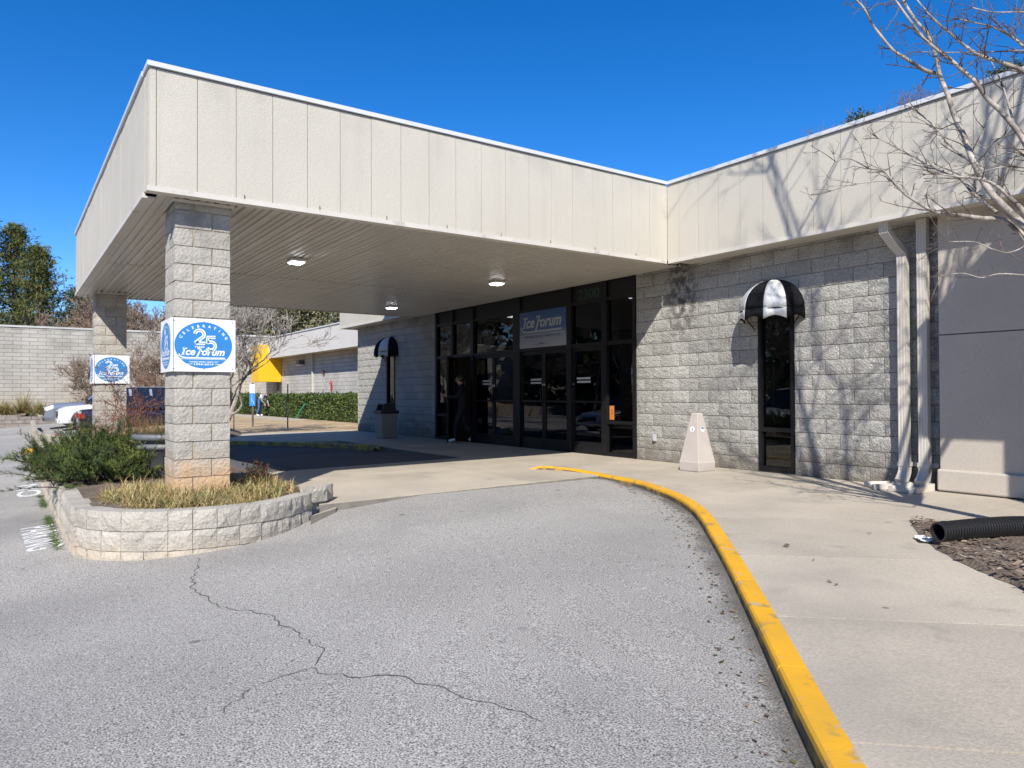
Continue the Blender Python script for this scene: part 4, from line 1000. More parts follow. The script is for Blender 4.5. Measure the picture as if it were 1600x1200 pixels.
mb = MB(); mb.prism([(-4.32, -6.50), (-4.22, -6.58), (-4.55, -6.18), (-4.72, -6.08)][::-1], -.3, -.115); mb.v = [tuple(Vector(v)-po) for v in mb.v]; mb.build('footing', m_concrete, pln)
# soil
def soilz(x, y): return .045+.06*sm(-4.1, -5.0, x)+.03*math.sin(x*3+y*2)*.4
inner = []
for i in range(0, len(pp), 4):
    P, T = pat2(acc[i]); inner.append(P-Vector((T.y, -T.x, 0))*.16)
mb = MB(); n = len(inner)
for P in inner:
    for k in range(7):
        v = P.lerp(Vector((min(max(P.x, -13.9), -4.95), -6.32 if P.x < -5 else -6.45, 0)), k/6); mb.v.append((v.x-po.x, v.y-po.y, soilz(v.x, v.y)-(0.05 if k == 6 else 0)))
mb.f = [(i*7+k, (i+1)*7+k, (i+1)*7+k+1, i*7+k+1) for i in range(n-1) for k in range(6)]; mb.mi = [0]*len(mb.f); mb.build('soil', m_mulch, pln)
mb = MB(); mb.prism([(-14.2, -6.42), (-4.9, -6.42), (-4.75, -6.335), (-14.2, -6.335)], -.3, .0); mb.v = [tuple(Vector(v)-po) for v in mb.v]; mb.build('inner_kerb', m_concrete, pln)

# ================================================================== PLANTS
m_leaf = mat('foliage', (1, 1, 1), 0.6, 0.18, 2.0, attr=True, spec=0.3)
m_straw = mat('straw_blades', (1, 1, 1), 0.7, 0.1, 6, attr=True, spec=0.25)
def vary(c, r, a=.25): f = 1+r.uniform(-a, a); return (c[0]*f*(1+r.uniform(-.08, .08)), c[1]*f, c[2]*f*(1+r.uniform(-.1, .1)))
def blade(mb, base, dirv, L, wd, droop, col, seg=3):
    d = Vector(dirv).normalized(); side = d.cross(Vector((0, 0, 1)));
    side = side.normalized() if side.length > .05 else Vector((1, 0, 0)); p = Vector(base); prev = None
    for k in range(seg+1):
        u = k/seg; w_ = wd*(1-u*.85)/2; a_, b_ = p-side*w_, p+side*w_
        if prev: mb.face([prev[0], prev[1], b_, a_], col)
        prev = (a_, b_); d = (d+Vector((0, 0, -droop/seg))).normalized(); p = p+d*(L/seg)
def in_poly(x, y, poly):
    ins = False
    for i in range(len(poly)):
        (x1, y1), (x2, y2) = poly[i], poly[(i+1) % len(poly)]
        if (y1 > y) != (y2 > y) and x < (x2-x1)*(y-y1)/(y2-y1)+x1: ins = not ins
    return ins
r = random.Random(5)
# border grass around the near pillar: a mass of blades nobody could count
mb = MB(); bp_ = [(-4.15, -7.9), (-4.12, -7.3), (-4.35, -6.9), (-4.62, -6.62), (-5.2, -6.5), (-6.0, -6.6), (-6.2, -7.4), (-6.0, -8.2), (-5.3, -8.42), (-4.75, -8.36), (-4.4, -8.2)]
cl = 0
while cl < 430:
    x, y = r.uniform(-6.2, -4.1), r.uniform(-8.45, -6.45)
    if not in_poly(x, y, bp_) or (-5.7 < x < -5.07 and -7.79 < y < -7.16): continue
    cl += 1; base = Vector((x, y, soilz(x, y)-.01)); gr = r.random()
    for _ in range(24):
        q = r.uniform(0, 6.283); el = r.uniform(.5, 1.35); L = r.uniform(.11, .25)
        c = r.choice([(.46, .34, .15), (.40, .30, .13), (.52, .41, .20), (.40, .32, .13), (.25, .24, .08), (.46, .33, .16), (.28, .19, .09)]) if gr > .12 else r.choice([(.14, .19, .05), (.18, .22, .06), (.34, .28, .11)])
        blade(mb, base+Vector((r.uniform(-.03, .03), r.uniform(-.03, .03), 0)), (math.cos(q)*math.cos(el), math.sin(q)*math.cos(el), math.sin(el)), L, r.uniform(.006, .011), r.uniform(.8, 2.0), vary(c, r))
g_ = stuff(mb.build('border_grass', m_straw)); tag(g_, 'dry tan and green border grass filling the planter around the pillar', 'grass')

def leaf_quad(mb, c, r, size, col, asp=.45, up=0.0):
    d = Vector((r.gauss(0, 1), r.gauss(0, 1), r.gauss(0, 1)+up)).normalized(); s = d.orthogonal().normalized(); s = (s*math.cos(q := r.uniform(0, 6.28))+d.cross(s)*math.sin(q)); mb.face([c, c+d*size*.5+s*size*asp*.5, c+d*size, c+d*size*.5-s*size*asp*.5], col)
# spreading yew
def yew():
    t = thing('yew_shrub', (-7.9, -8.25, .05), 'spreading dark green yew shrub spilling over the planter wall', 'shrub'); r = random.Random(8); mb = MB(); wood = MB(); o = Vector((-7.9, -8.25, .05))
    for k in range(860):
        bx, by = r.uniform(-1.75, 1.35), r.gauss(0, .3); base = Vector((bx*.85, by, r.uniform(.0, .36)*(1-abs(bx)/2.2))); q = r.uniform(0, 6.283); el = r.uniform(.15, 1.25)
        L = r.uniform(.30, .72)*(.78 if math.sin(q) < 0 else .9); d = Vector((math.cos(q)*math.cos(el)*1.15, math.sin(q)*math.cos(el), math.sin(el)*.92)); pts = []
        p = base.copy(); dd = d.normalized()
        for s_ in range(7): pts.append(p.copy()); p += dd*L/6; dd = (dd+Vector((r.gauss(0, .08), r.gauss(0, .08), -.05+r.gauss(0, .05)))).normalized()
        wood.tube(pts, [.008*(1-.8*i/6) for i in range(7)], 4, cap=False)
        tone = r.choice([(.045, .066, .016), (.06, .085, .019), (.03, .048, .013), (.095, .115, .025)])
        for i in range(2, 7):
            for tw in range(5):
                td = Vector((r.gauss(0, 1), r.gauss(0, 1), r.gauss(.25, .6))).normalized()*.6+(pts[min(i, 6)]-pts[i-1]).normalized()
                td.normalize(); l = r.uniform(.06, .13); c0 = pts[i]; side = td.orthogonal().normalized(); side2 = td.cross(side)
                for nd in range(9):
                    u = (nd+.5)/9; b_ = c0+td*l*u; sd = (side*math.cos(nd*2.4)+side2*math.sin(nd*2.4)); tip = b_+sd*.024+td*.016
                    wv = td.cross(sd)*.0038; cc = vary(tone, r, .3); cc = (cc[0]*1.5, cc[1]*1.5, cc[2]*1.3) if u > .7 else cc
                    mb.face([b_-wv, b_+wv, tip], cc)
    mb.build('foliage', m_leaf, t); wood.build('stems', mat('bark_dark', (.07, .05, .035), .9, .2, 8), t)
yew()
# grey urn with a dead plant
t = thing('planter_urn', (-7.05, -7.50, .08), 'grey rolled-rim planter urn with dried stems behind the pillar', 'planter')
mb = MB(); mb.lathe([(.22, 0), (.24, .02), (.33, .40), (.36, .41), (.36, .45), (.345, .455), (.355, .50), (.40, .515), (.425, .545), (.42, .585), (.385, .60), (.36, .585), (.35, .53), (.02, .52)], 32, cap=False); mb.build('pot', mat('grey_urn', (.14, .145, .155), .5, .06, 3, spec=.4), t, smooth=True)
mb = MB(); r = random.Random(9)
for _ in range(900):
    q, rr = r.uniform(0, 6.28), .33*math.sqrt(r.random()); el = r.uniform(.6, 1.5); blade(mb, (rr*math.cos(q), rr*math.sin(q), .52), (math.cos(q)*math.cos(el)+r.gauss(0, .2), math.sin(q)*math.cos(el)+r.gauss(0, .2), math.sin(el)), r.uniform(.12, .36), .006, r.uniform(0, .8), vary(r.choice([(.20, .15, .06), (.14, .12, .05), (.27, .20, .10), (.10, .11, .03)]), r))
mb.build('dead_stems', m_straw, t)
# dry vine on the far pillar and red-brown twigs
def twigs(name, loc, label, cat, starts, r, mat_, depth=3, L0=.6, rad=.006, up=.6, spread=.7, leaves=None):
    t = thing(name, loc, label, cat); mb = MB(); lf = MB()
    def go(p, d, L, rd, lv):
        pts = [p.copy()]; n = 5
        for k in range(n): d = (d+Vector((r.gauss(0, .16), r.gauss(0, .16), r.gauss(0, .12)))).normalized(); p = p+d*L/n; pts.append(p.copy())
        mb.tube(pts, [rd*(1-.6*i/n) for i in range(n+1)], 4, cap=False)
        if leaves and lv <= 1:
            for q in pts[1:]:
                for _ in range(leaves[0]): leaf_quad(lf, q+Vector((r.gauss(0, .02), r.gauss(0, .02), r.gauss(0, .02))), r, leaves[1], vary(r.choice(leaves[2]), r))
        if lv > 0:
            for k in range(r.randint(3, 4)):
                i = r.randint(1, n); go(pts[i], (d+Vector((r.gauss(0, spread), r.gauss(0, spread), r.gauss(.1, spread)))).normalized(), L*r.uniform(.45, .75), rd*.6, lv-1)
    for (p, d) in starts: go(Vector(p), Vector(d).normalized(), L0*r.uniform(.8, 1.2), rad, depth)
    mb.build('stems', mat_, t)
    if lf.f: lf.build('leaves', m_leaf, t)
    return t
m_redtwig = mat('red_brown_twig', (.20, .085, .05), .85, .2, 9); m_bark = mat('grey_bark', (.30, .265, .22), .9, .25, 9, bump=.5, bs=50)
r = random.Random(31)
twigs('dry_vine', (-13.4, -7.4, .05), 'leafless red-brown vine climbing the far pillar past its sign', 'vine', [((.02+.05*i, -.15+.17*i, 0), (.05, .02, 1)) for i in range(4)], r, m_redtwig, 3, 1.35, .012, leaves=(1, .035, [(.20, .07, .04), (.26, .12, .07)]))
twigs('bare_barberry', (-11.0, -7.6, .05), 'tangle of thin red-brown twigs behind the yew shrub', 'shrub', [((r.uniform(-1.6, 1.6), r.uniform(-.5, .5), 0), (r.gauss(0, .3), r.gauss(0, .3), 1)) for i in range(16)], r, m_redtwig, 3, .62, .007, leaves=(1, .02, [(.16, .06, .035)]))
twigs('red_tinged_shrub', (-5.35, -6.75, .05), 'small dark red-tinged shrub in the shade behind the near pillar', 'shrub', [((r.uniform(-.22, .22), r.uniform(-.1, .1), 0), (r.gauss(0, .35), r.gauss(0, .35), 1)) for i in range(7)], r, m_redtwig, 2, .24, .005, leaves=(2, .035, [(.03, .022, .016), (.05, .02, .014), (.03, .04, .016), (.12, .05, .03)]))
# weeds along the foot of the planter
mb = MB(); r = random.Random(77)
for _ in range(3600):
    x = r.uniform(-10, -4.9); y = -8.772-abs(r.gauss(0, .028)); q = r.uniform(0, 6.28)
    if math.sin(x*4.1)+math.sin(x*1.7) < r.uniform(-1.3, 1.0): continue
    blade(mb, (x, y, zas(x, y)), (math.cos(q), math.sin(q), r.uniform(.3, 1.5)), r.uniform(.03, .09), .012, 1.2, vary((.09, .13, .03), r), 2)
w_ = stuff(mb.build('weeds', m_straw)); tag(w_, 'low green weeds along the foot of the planter wall', 'weeds')
# leaf litter along the yellow kerb
mb = MB()
for _ in range(420):
    i = r.randint(10, 46); p = Vector(KO[i]); q = Vector(KO[i+1]); tg = (q-p).normalized(); nr = Vector((tg.y, -tg.x)); v = p.lerp(q, r.random())+nr*(.18+abs(r.gauss(0, .10)))
    s_ = r.uniform(.006, .022); a_ = r.uniform(0, 6.28); U = Vector((math.cos(a_), math.sin(a_), r.uniform(-.2, .2)))*s_; W_ = Vector((-math.sin(a_), math.cos(a_), r.uniform(-.2, .2)))*s_*.6; c = Vector((v.x, v.y, zas(v.x, v.y)+.008))
    mb.face([c-U, c-W_, c+U, c+W_], vary(r.choice([(.20, .11, .06), (.30, .18, .09), (.12, .08, .05), (.40, .33, .22), (.10, .11, .04)]), r))
l_ = stuff(mb.build('leaf_litter', m_straw)); tag(l_, 'dead leaf bits gathered in the gutter along the yellow kerb', 'leaf litter')

# ================================================================== TREES
m_barkp = mat('pale_bark', (.36, .32, .275), .9, .35, 9, bump=.5, bs=40, var2=.25, vs2=30, tint=[('patch', (.10, .085, .07), (5, .52, .62, .7))])
m_bark2 = mat('brown_bark', (.17, .135, .105), .9, .25, 6, bump=.5, bs=40)
def bare_tree(name, loc, label, h, r, levels=5, lean=(0, 0), trunks=1, material=None, rad=None, spread=.62, first=.33, minr=.004, kids=(3, 4), twigcol=None, group=None, sides=6):
    t = thing(name, loc, label, 'tree', group); tr = MB(); cr = MB(); rad = rad or h*.016
    def go(p, d, L, rd, lv, trunk):
        n = 5; pts = [p.copy()]; rr = [rd]; wob = .10 if trunk else .20
        for k in range(n):
            d = (d+Vector((r.gauss(0, wob), r.gauss(0, wob), r.gauss(.06, wob*.6)))).normalized(); p = p+d*L/n; pts.append(p.copy()); rr.append(max(minr*.6, rd*(1-.42*(k+1)/n)))
        (tr if trunk else cr).tube(pts, rr, sides if trunk else max(3, min(5, int(rd*160)+3)), cap=False)
        if lv <= 0: return
        nk = r.randint(*kids)+(1 if lv <= 2 else 0)
        for k in range(nk):
            i = n if k == 0 else r.randint(2, n); b = pts[i]; sp = spread*(.55 if k == 0 else 1.0)
            dd = (d+Vector((r.gauss(0, sp), r.gauss(0, sp), r.gauss(.05, sp*.7)))).normalized()
            go(b, dd, L*r.uniform(.52, .80), max(minr, rr[i]*r.uniform(.5, .75)), lv-1, False)
    for k in range(trunks):
        q = 2*math.pi*k/trunks+r.random(); dd = Vector((lean[0]+(.28*math.cos(q) if trunks > 1 else 0), lean[1]+(.28*math.sin(q) if trunks > 1 else 0), 1)).normalized()
        go(Vector((.08*math.cos(q), .08*math.sin(q), -.1)) if trunks > 1 else Vector((0, 0, -.1)), dd, h*first*r.uniform(.85, 1.1), rad*(.6 if trunks > 1 else 1), levels, True)
    m = material or m_bark2; tr.build('trunk', m, t); cr.build('crown', m, t); return t
def pine_tree(name, loc, label, h, r, crown0=.3, w=.22, n=150, group=None, tone=None, tuft=.38, dens=9):
    t = thing(name, loc, label, 'tree', group); tr = MB(); lf = MB(); tones = tone or [(.085, .10, .026), (.115, .125, .034), (.06, .075, .022), (.15, .145, .045)]
    lean = Vector((r.gauss(0, .02), r.gauss(0, .02), 1)); top = lean*h
    tr.tube([lean*h*k/8+Vector((r.gauss(0, .06), r.gauss(0, .06), 0)) for k in range(9)], [h*.016*(1-.85*k/8) for k in range(9)], 7, cap=False)
    for k in range(n):
        u = crown0+(1-crown0)*(k/n); q = k*2.4+r.gauss(0, .4); shape = math.sin(math.pi*min(1, (u-crown0)/(1-crown0)*.80+.20))**.7
        L = h*w*shape*r.uniform(.45, 1.1); b = lean*h*u; d = Vector((math.cos(q), math.sin(q), r.uniform(-.15, .5))).normalized(); pts = [b]
        p = b.copy()
        for s_ in range(4): p = p+d*L/4; d = (d+Vector((r.gauss(0, .15), r.gauss(0, .15), .08))).normalized(); pts.append(p.copy())
        tr.tube(pts, [h*.0045*(1-.8*i/4) for i in range(5)], 4, cap=False)
        tc = r.choice(tones)
        for i in range(1, 5):
            for _ in range(dens):
                c = pts[i]+Vector((r.gauss(0, 1), r.gauss(0, 1), r.gauss(0, .6)))*tuft*.8; dd = Vector((r.gauss(0, .6), r.gauss(0, .6), r.gauss(.5, .5))).normalized()
                for nd in range(5):
                    e = (dd+Vector((r.gauss(0, .55), r.gauss(0, .55), r.gauss(0, .55)))).normalized()*tuft*r.uniform(.6, 1.1); s = e.orthogonal().normalized()*tuft*.07
                    lf.face([c-s, c+s, c+e], vary(tc, r, .3))
    tr.build('trunk', m_bark2, t); lf.build('crown', m_leaf, t); return t
def leafy_tree(name, loc, label, h, r, crown0=.25, w=.30, n=4500, group=None, tones=None, size=.3, lob=.085, nl=26):
    t = thing(name, loc, label, 'tree', group); tr = MB(); lf = MB(); tones = tones or [(.06, .075, .022), (.085, .10, .03), (.045, .055, .02)]
    tr.tube([(r.gauss(0, .06), r.gauss(0, .06), h*.8*k/6-.1) for k in range(7)], [h*.017*(1-.8*k/6) for k in range(7)], 7, cap=False); lobes = []
    for k in range(nl):
        u = r.random(); q = r.uniform(0, 6.28); z = h*(crown0+(1-crown0)*u); rr = h*w*math.sin(math.pi*min(1, u*.8+.16))*r.uniform(.3, 1); c = Vector((rr*math.cos(q), rr*math.sin(q), z)); lobes.append((c, h*lob*r.uniform(.6, 1.3), r.choice(tones)))
        tr.tube([Vector((0, 0, z*.75)), c*.5+Vector((0, 0, z*.42)), c], [h*.006, h*.004, h*.002], 4, cap=False)
    for _ in range(n):
        c, rd, tc = r.choice(lobes); v = Vector((r.gauss(0, 1), r.gauss(0, 1), r.gauss(0, .8))).normalized()*rd*r.random()**.4*1.3; leaf_quad(lf, c+v, r, size*r.uniform(.6, 1.3), vary(tc, r, .3), .6)
    tr.build('trunk', m_bark2, t); lf.build('crown', m_leaf, t); return t

# --- the bare tree whose limbs reach into the picture from the right
tree = thing('bare_street_tree', (1.62, -2.86, 0), 'leafless pale-barked tree reaching over the walk in front of the fascia', 'tree'); to = Vector((1.62, -2.86, 0)); r = random.Random(41)
trk = MB(); crn = MB(); twg = MB()
fork = atd(1668, 432, 5.35)
trk.tube([v-to for v in (Vector((1.62, -2.86, -.05)), Vector((1.60, -2.84, .35)), Vector((1.60, -2.80, .9)), Vector((1.58, -2.74, 1.5)), fork)], [.115, .09, .08, .075, .070], 12, cap=False)
def limb(px, d0, d1, r0, r1, twig=1.0, base=None, tw_len=.32):
    n = len(px); pts = [atd(x, y, d0+(d1-d0)*i/(n-1)) for i, (x, y) in enumerate(px)]
    if base is not None: pts = [base]+pts
    pts = smoothpath(pts, 4); m = len(pts); rad = [r0+(r1-r0)*(i/(m-1))**.8 for i in range(m)]
    crn.tube([p-to for p in pts], rad, 8 if r0 > .02 else 5, cap=False)
    L = sum((pts[i+1]-pts[i]).length for i in range(m-1)); cnt = int(L*9*twig)
    for _ in range(cnt):
        i = r.randint(int(m*.12), m-2); u = r.random(); p = pts[i].lerp(pts[i+1], u); t = (pts[i+1]-pts[i]).normalized()
        twiglet(p, (t*.75+Vector((r.gauss(0, .6), r.gauss(0, .6), r.gauss(.15, .6)))).normalized(), r.uniform(.08, tw_len), min(.006, rad[i]*.55), 2)
    e = pts[-1]; t = (pts[-1]-pts[-2]).normalized()
    for _ in range(3): twiglet(e, (t+Vector((r.gauss(0, .4), r.gauss(0, .4), r.gauss(0, .4)))).normalized(), r.uniform(.1, .3), min(.005, r1), 2)
def twiglet(p, d, L, rd, lv):
    pts = [p.copy()]; n = 3
    for k in range(n): d = (d+Vector((r.gauss(0, .16), r.gauss(0, .16), r.gauss(.05, .14)))).normalized(); p = p+d*L/n; pts.append(p.copy())
    twg.tube([q-to for q in pts], [rd, rd*.8, rd*.6, rd*.45], 4, cap=False)
    if lv > 0:
        for _ in range(r.randint(1, 3)):
            i = r.randint(1, n); twiglet(pts[i], (d+Vector((r.gauss(0, .75), r.gauss(0, .75), r.gauss(.1, .6)))).normalized(), L*r.uniform(.3, .6), max(.0016, rd*.6), lv-1)
limb([(1640,398),(1600,353),(1575,329),(1547,299),(1531,273),(1517,243),(1505,210),(1491,180),(1480,146),(1470,122),(1465,101),(1460,79),(1450,54),(1431,32),(1412,2),(1398,-30),(1380,-70)], 5.4, 6.5, .032, .009, base=fork)
limb([(1468,116),(1446,110),(1431,101),(1410,88),(1394,77),(1375,54),(1364,39),(1350,13),(1337,-2),(1322,-30)], 6.15, 6.3, .020, .007)
limb([(1655,400),(1640,330),(1622,265),(1600,220),(1586,200),(1562,172),(1544,156),(1525,129),(1502,109),(1484,92),(1463,77),(1442,58),(1427,39),(1411,17),(1397,-3),(1375,-30)], 5.3, 5.7, .028, .006, base=fork)
limb([(1690,330),(1680,230),(1650,150),(1600,112),(1562,97),(1534,88),(1512,75),(1487,54),(1461,32),(1442,11),(1425,-10)], 5.2, 5.6, .024, .005, base=fork)
limb([(1630,395),(1592,362),(1568,344),(1533,341),(1498,336),(1463,332),(1440,320),(1412,301),(1393,280),(1379,266),(1358,263),(1328,248),(1305,252)], 5.5, 6.2, .026, .004, 1.3, base=fork)
limb([(1412,284),(1385,283),(1355,285),(1325,290),(1300,298)], 5.95, 6.15, .006, .003)
limb([(1557,332),(1533,313),(1517,299),(1500,280),(1473,269),(1445,255),(1412,236),(1372,216)], 5.7, 6.4, .016, .004, 1.4)
limb([(1533,273),(1515,252),(1487,229),(1461,199),(1440,180),(1425,168)], 5.8, 6.5, .013, .004, 1.2)
limb([(1461,199),(1440,192),(1400,190),(1370,190)], 6.2, 6.4, .006, .003)
limb([(1625,370),(1600,332),(1580,311),(1559,292),(1533,280),(1496,276),(1470,272)], 5.3, 5.4, .028, .005, 1.2, base=fork)
limb([(1590,362),(1600,383),(1575,395),(1547,388),(1522,378),(1482,378)], 5.3, 5.6, .009, .003, 1.6)
limb([(1660,440),(1625,432),(1600,430),(1561,428),(1533,434),(1505,427),(1470,431)], 5.2, 5.7, .009, .003, 1.5, base=fork)
limb([(1690,250),(1640,110),(1600,73),(1581,58),(1553,43),(1525,36),(1499,30)], 5.0, 5.4, .016, .004, 1.3, base=fork)
limb([(1680,120),(1640,82),(1600,79),(1544,81),(1487,82),(1441,81)], 5.5, 5.9, .010, .003, 1.2)
limb([(1700,60),(1640,25),(1600,19),(1553,19),(1520,12)], 5.0, 5.3, .010, .003, 1.2)
limb([(1586,200),(1572,150),(1560,118),(1548,95)], 5.4, 5.5, .010, .003)
limb([(1640,300),(1605,245),(1580,238),(1545,246),(1520,255)], 5.3, 5.6, .010, .003, 1.5)
limb([(1700,330),(1640,290),(1600,262),(1560,262),(1530,270)], 5.1, 5.4, .010, .003, 1.4)
# limbs on the side away from the picture
for k in range(9):
    q = r.uniform(0, 6.283); tip = Vector((2.1+2.3*math.cos(q)*r.random()**.5, -3.1+1.7*math.sin(q)*r.random()**.5, r.uniform(6.2, 9.6))); L = (tip-fork).length; pts = []
    for i in range(9):
        u = i/8; p = fork.lerp(tip, u)+Vector((.55*math.sin(u*3.1)*(1 if tip.x > 1.8 else .75), -.25*math.sin(u*3.1), 0))+Vector((r.gauss(0, .07), r.gauss(0, .07), 0))*u; pts.append(p)
    pts[0] = fork.copy(); crn.tube([v-to for v in pts], [.048*(1-.82*i/8) for i in range(9)], 6, cap=False); d = (tip-fork).normalized()
    for _ in range(15):
        i = r.randint(4, 8); dd = (d*.5+Vector((r.gauss(0, .7), r.gauss(0, .7), r.gauss(.2, .5)))).normalized(); q_ = pts[i].copy(); pp_ = [q_.copy()]; l = r.uniform(.5, 1.5)
        for _k in range(3): dd = (dd+Vector((r.gauss(0, .2), r.gauss(0, .2), .05))).normalized(); q_ = q_+dd*l/3; pp_.append(q_.copy())
        crn.tube([v-to for v in pp_], [.014, .011, .008, .004], 4, cap=False)
        for _k in range(3): twiglet(pp_[r.randint(1, 3)], (dd+Vector((r.gauss(0, .6), r.gauss(0, .6), r.gauss(0, .5)))).normalized(), .5, .006, 1)
trk.build('trunk', m_barkp, tree, smooth=True); crn.build('limbs', m_barkp, tree, smooth=True); twg.build('twigs', mat('twig_brown', (.14, .11, .09), .9, .2, 8), tree)

# --- background trees
r = random.Random(51)
def gpos(px, D, z=-.1): v = atd(px, 616, D); return (v.x, v.y, z)
for i, (px_, D, h, lab) in enumerate(((-35, 66, 16.8, 'tall pine left of the far wall, crown running past the frame'), (22, 68, 16.6, 'tall dense pine rising behind the far block wall'), (62, 64, 13.6, 'shorter bushy pine beside the tall ones behind the far wall'), (-95, 70, 17.5, 'broad pine standing outside the far wall corner'))):
    pine_tree('pine_tree', gpos(px_, D), lab, h*1.04, random.Random(60+i), crown0=.22, w=.20, n=105, tuft=.46, dens=9)
pine_tree('pine_tree', gpos(112, 72), 'thin sparse pine seen between the tall pines and the canopy', 12.0, random.Random(71), crown0=.25, w=.16, n=55, tuft=.5, dens=6, tone=[(.05, .075, .03), (.07, .09, .04)])
pine_tree('pine_tree', gpos(140, 78), 'sparse pine half hidden by the canopy corner', 13.0, random.Random(72), crown0=.25, w=.17, n=60, tuft=.5, dens=6)
for i, (px_, D, h) in enumerate(((185, 56, 14.5), (236, 57, 13.5), (158, 59, 13.0))):
    bare_tree('bare_tree', gpos(px_, D), ('bare brown tree overhanging the far wall behind the far pillar', 'bare brown tree seen between the two pillars above the wall', 'small bare tree behind the sunlit side of the far pillar')[i], h, random.Random(80+i), 6, trunks=4, rad=.18, spread=.70, minr=.022, first=.25, material=mat('warm_twigs', (.23, .165, .115), .9, .2, 5), sides=5)
v = onx(228, 640, -44.0); bare_tree('bare_wall_tree', (v.x, v.y, -.2), 'twiggy bare tree spreading its branches across the far block wall', 7.6, random.Random(86), 5, trunks=4, rad=.10, spread=.8, minr=.010, first=.26, material=MAT['warm_twigs'], sides=5)
v = onx(150, 640, -45.0); bare_tree('bare_wall_tree', (v.x, v.y, -.2), 'low bare tree against the far wall beside the white car', 6.0, random.Random(88), 5, trunks=4, rad=.09, spread=.8, minr=.010, first=.26, material=MAT['warm_twigs'], sides=5)
# mixed wood behind the low wing
for i, (px_, D, h) in enumerate(((372, 78, 11.5), (400, 84, 13), (430, 80, 12), (458, 86, 14), (486, 82, 13.5), (512, 88, 15), (536, 84, 14), (275, 80, 10), (330, 82, 11))):
    leafy_tree('evergreen_tree', gpos(px_, D), 'olive green tree in the wood behind the low wing', h, random.Random(90+i), .06, .34, 9500, 'trees behind the low wing', tones=[(.15, .15, .065), (.20, .185, .10), (.11, .12, .045), (.24, .21, .13)], size=.34, lob=.11, nl=34)
for i, (px_, D, h) in enumerate(((385, 72, 10.5), (418, 70, 10.5), (470, 73, 11.5), (505, 74, 12), (300, 72, 9.5))):
    bare_tree('bare_wood_tree', gpos(px_, D), 'bare grey tree at the edge of the wood behind the low wing', h, random.Random(120+i), 6, rad=.16, spread=.7, minr=.018, first=.28, material=mat('grey_twigs', (.30, .27, .23), .9, .2, 5), group='bare trees behind the low wing', sides=5)
# crape myrtle by the drive
bare_tree('crape_myrtle', (-19.6, -4.0, .12), 'leafless many-stemmed crape myrtle on the mulch mound beside the drive', 5.6, random.Random(9), 6, trunks=7, rad=.15, spread=.55, minr=.007, first=.30, lean=(.14, .14), kids=(2, 3), material=m_barkp, sides=7)
# beyond the roof at the right
for i, (px_, py_, D, kind) in enumerate(((1342, 172, 46, 0), (1585, 88, 44, 0), (1425, 148, 60, 1), (1452, 132, 58, 1), (1475, 118, 60, 1))):
    v = atd(px_, py_, D); 
    if kind == 0: leafy_tree('evergreen_tree', (v.x, v.y, -.2), ('green treetop just showing over the roof edge', 'dark treetop over the roof behind the bare limbs')[i], v.z-.5, random.Random(140+i), .86, .040 if i == 0 else .07, 9000, size=.16, lob=.035 if i == 0 else .05, tones=[(.06, .085, .02), (.09, .11, .03), (.045, .06, .02)])
    else: bare_tree('bare_tree', (v.x, v.y, -.2), ('bare treetop hazing the sky above the roof, tallest of three', 'bare treetop above the roof behind the tree limbs', 'thin bare treetop above the roof close to the dark treetop')[i-2], (v.z+.1)*1.06, random.Random(150+i), 7, rad=.2, spread=.5, minr=.016, first=.34, material=mat('mauve_twigs', (.17, .13, .12), .9, .2, 5), sides=5)
# trees across the car park, mirrored in the dark glass
for i, (x, y, h) in enumerate(((-24, -27, 11), (-31, -24, 12), (-17, -30, 11), (-38, -27, 13))):
    bare_tree('car_park_tree', (x, y, -.5), 'bare tree across the car park facing the glass doors', h, random.Random(170+i), 6, rad=.17, minr=.016, spread=.66, material=m_bark2, group='trees across the car park', sides=5)
for i, (x, y, h) in enumerate(((-28, -36, 14), (-12, -38, 13), (-44, -36, 15), (-36, -38, 14))):
    leafy_tree('car_park_evergreen', (x, y, -.5), 'evergreen tree across the car park facing the glass doors', h, random.Random(180+i), .15, .26, 3000, 'evergreens across the car park', size=.5)
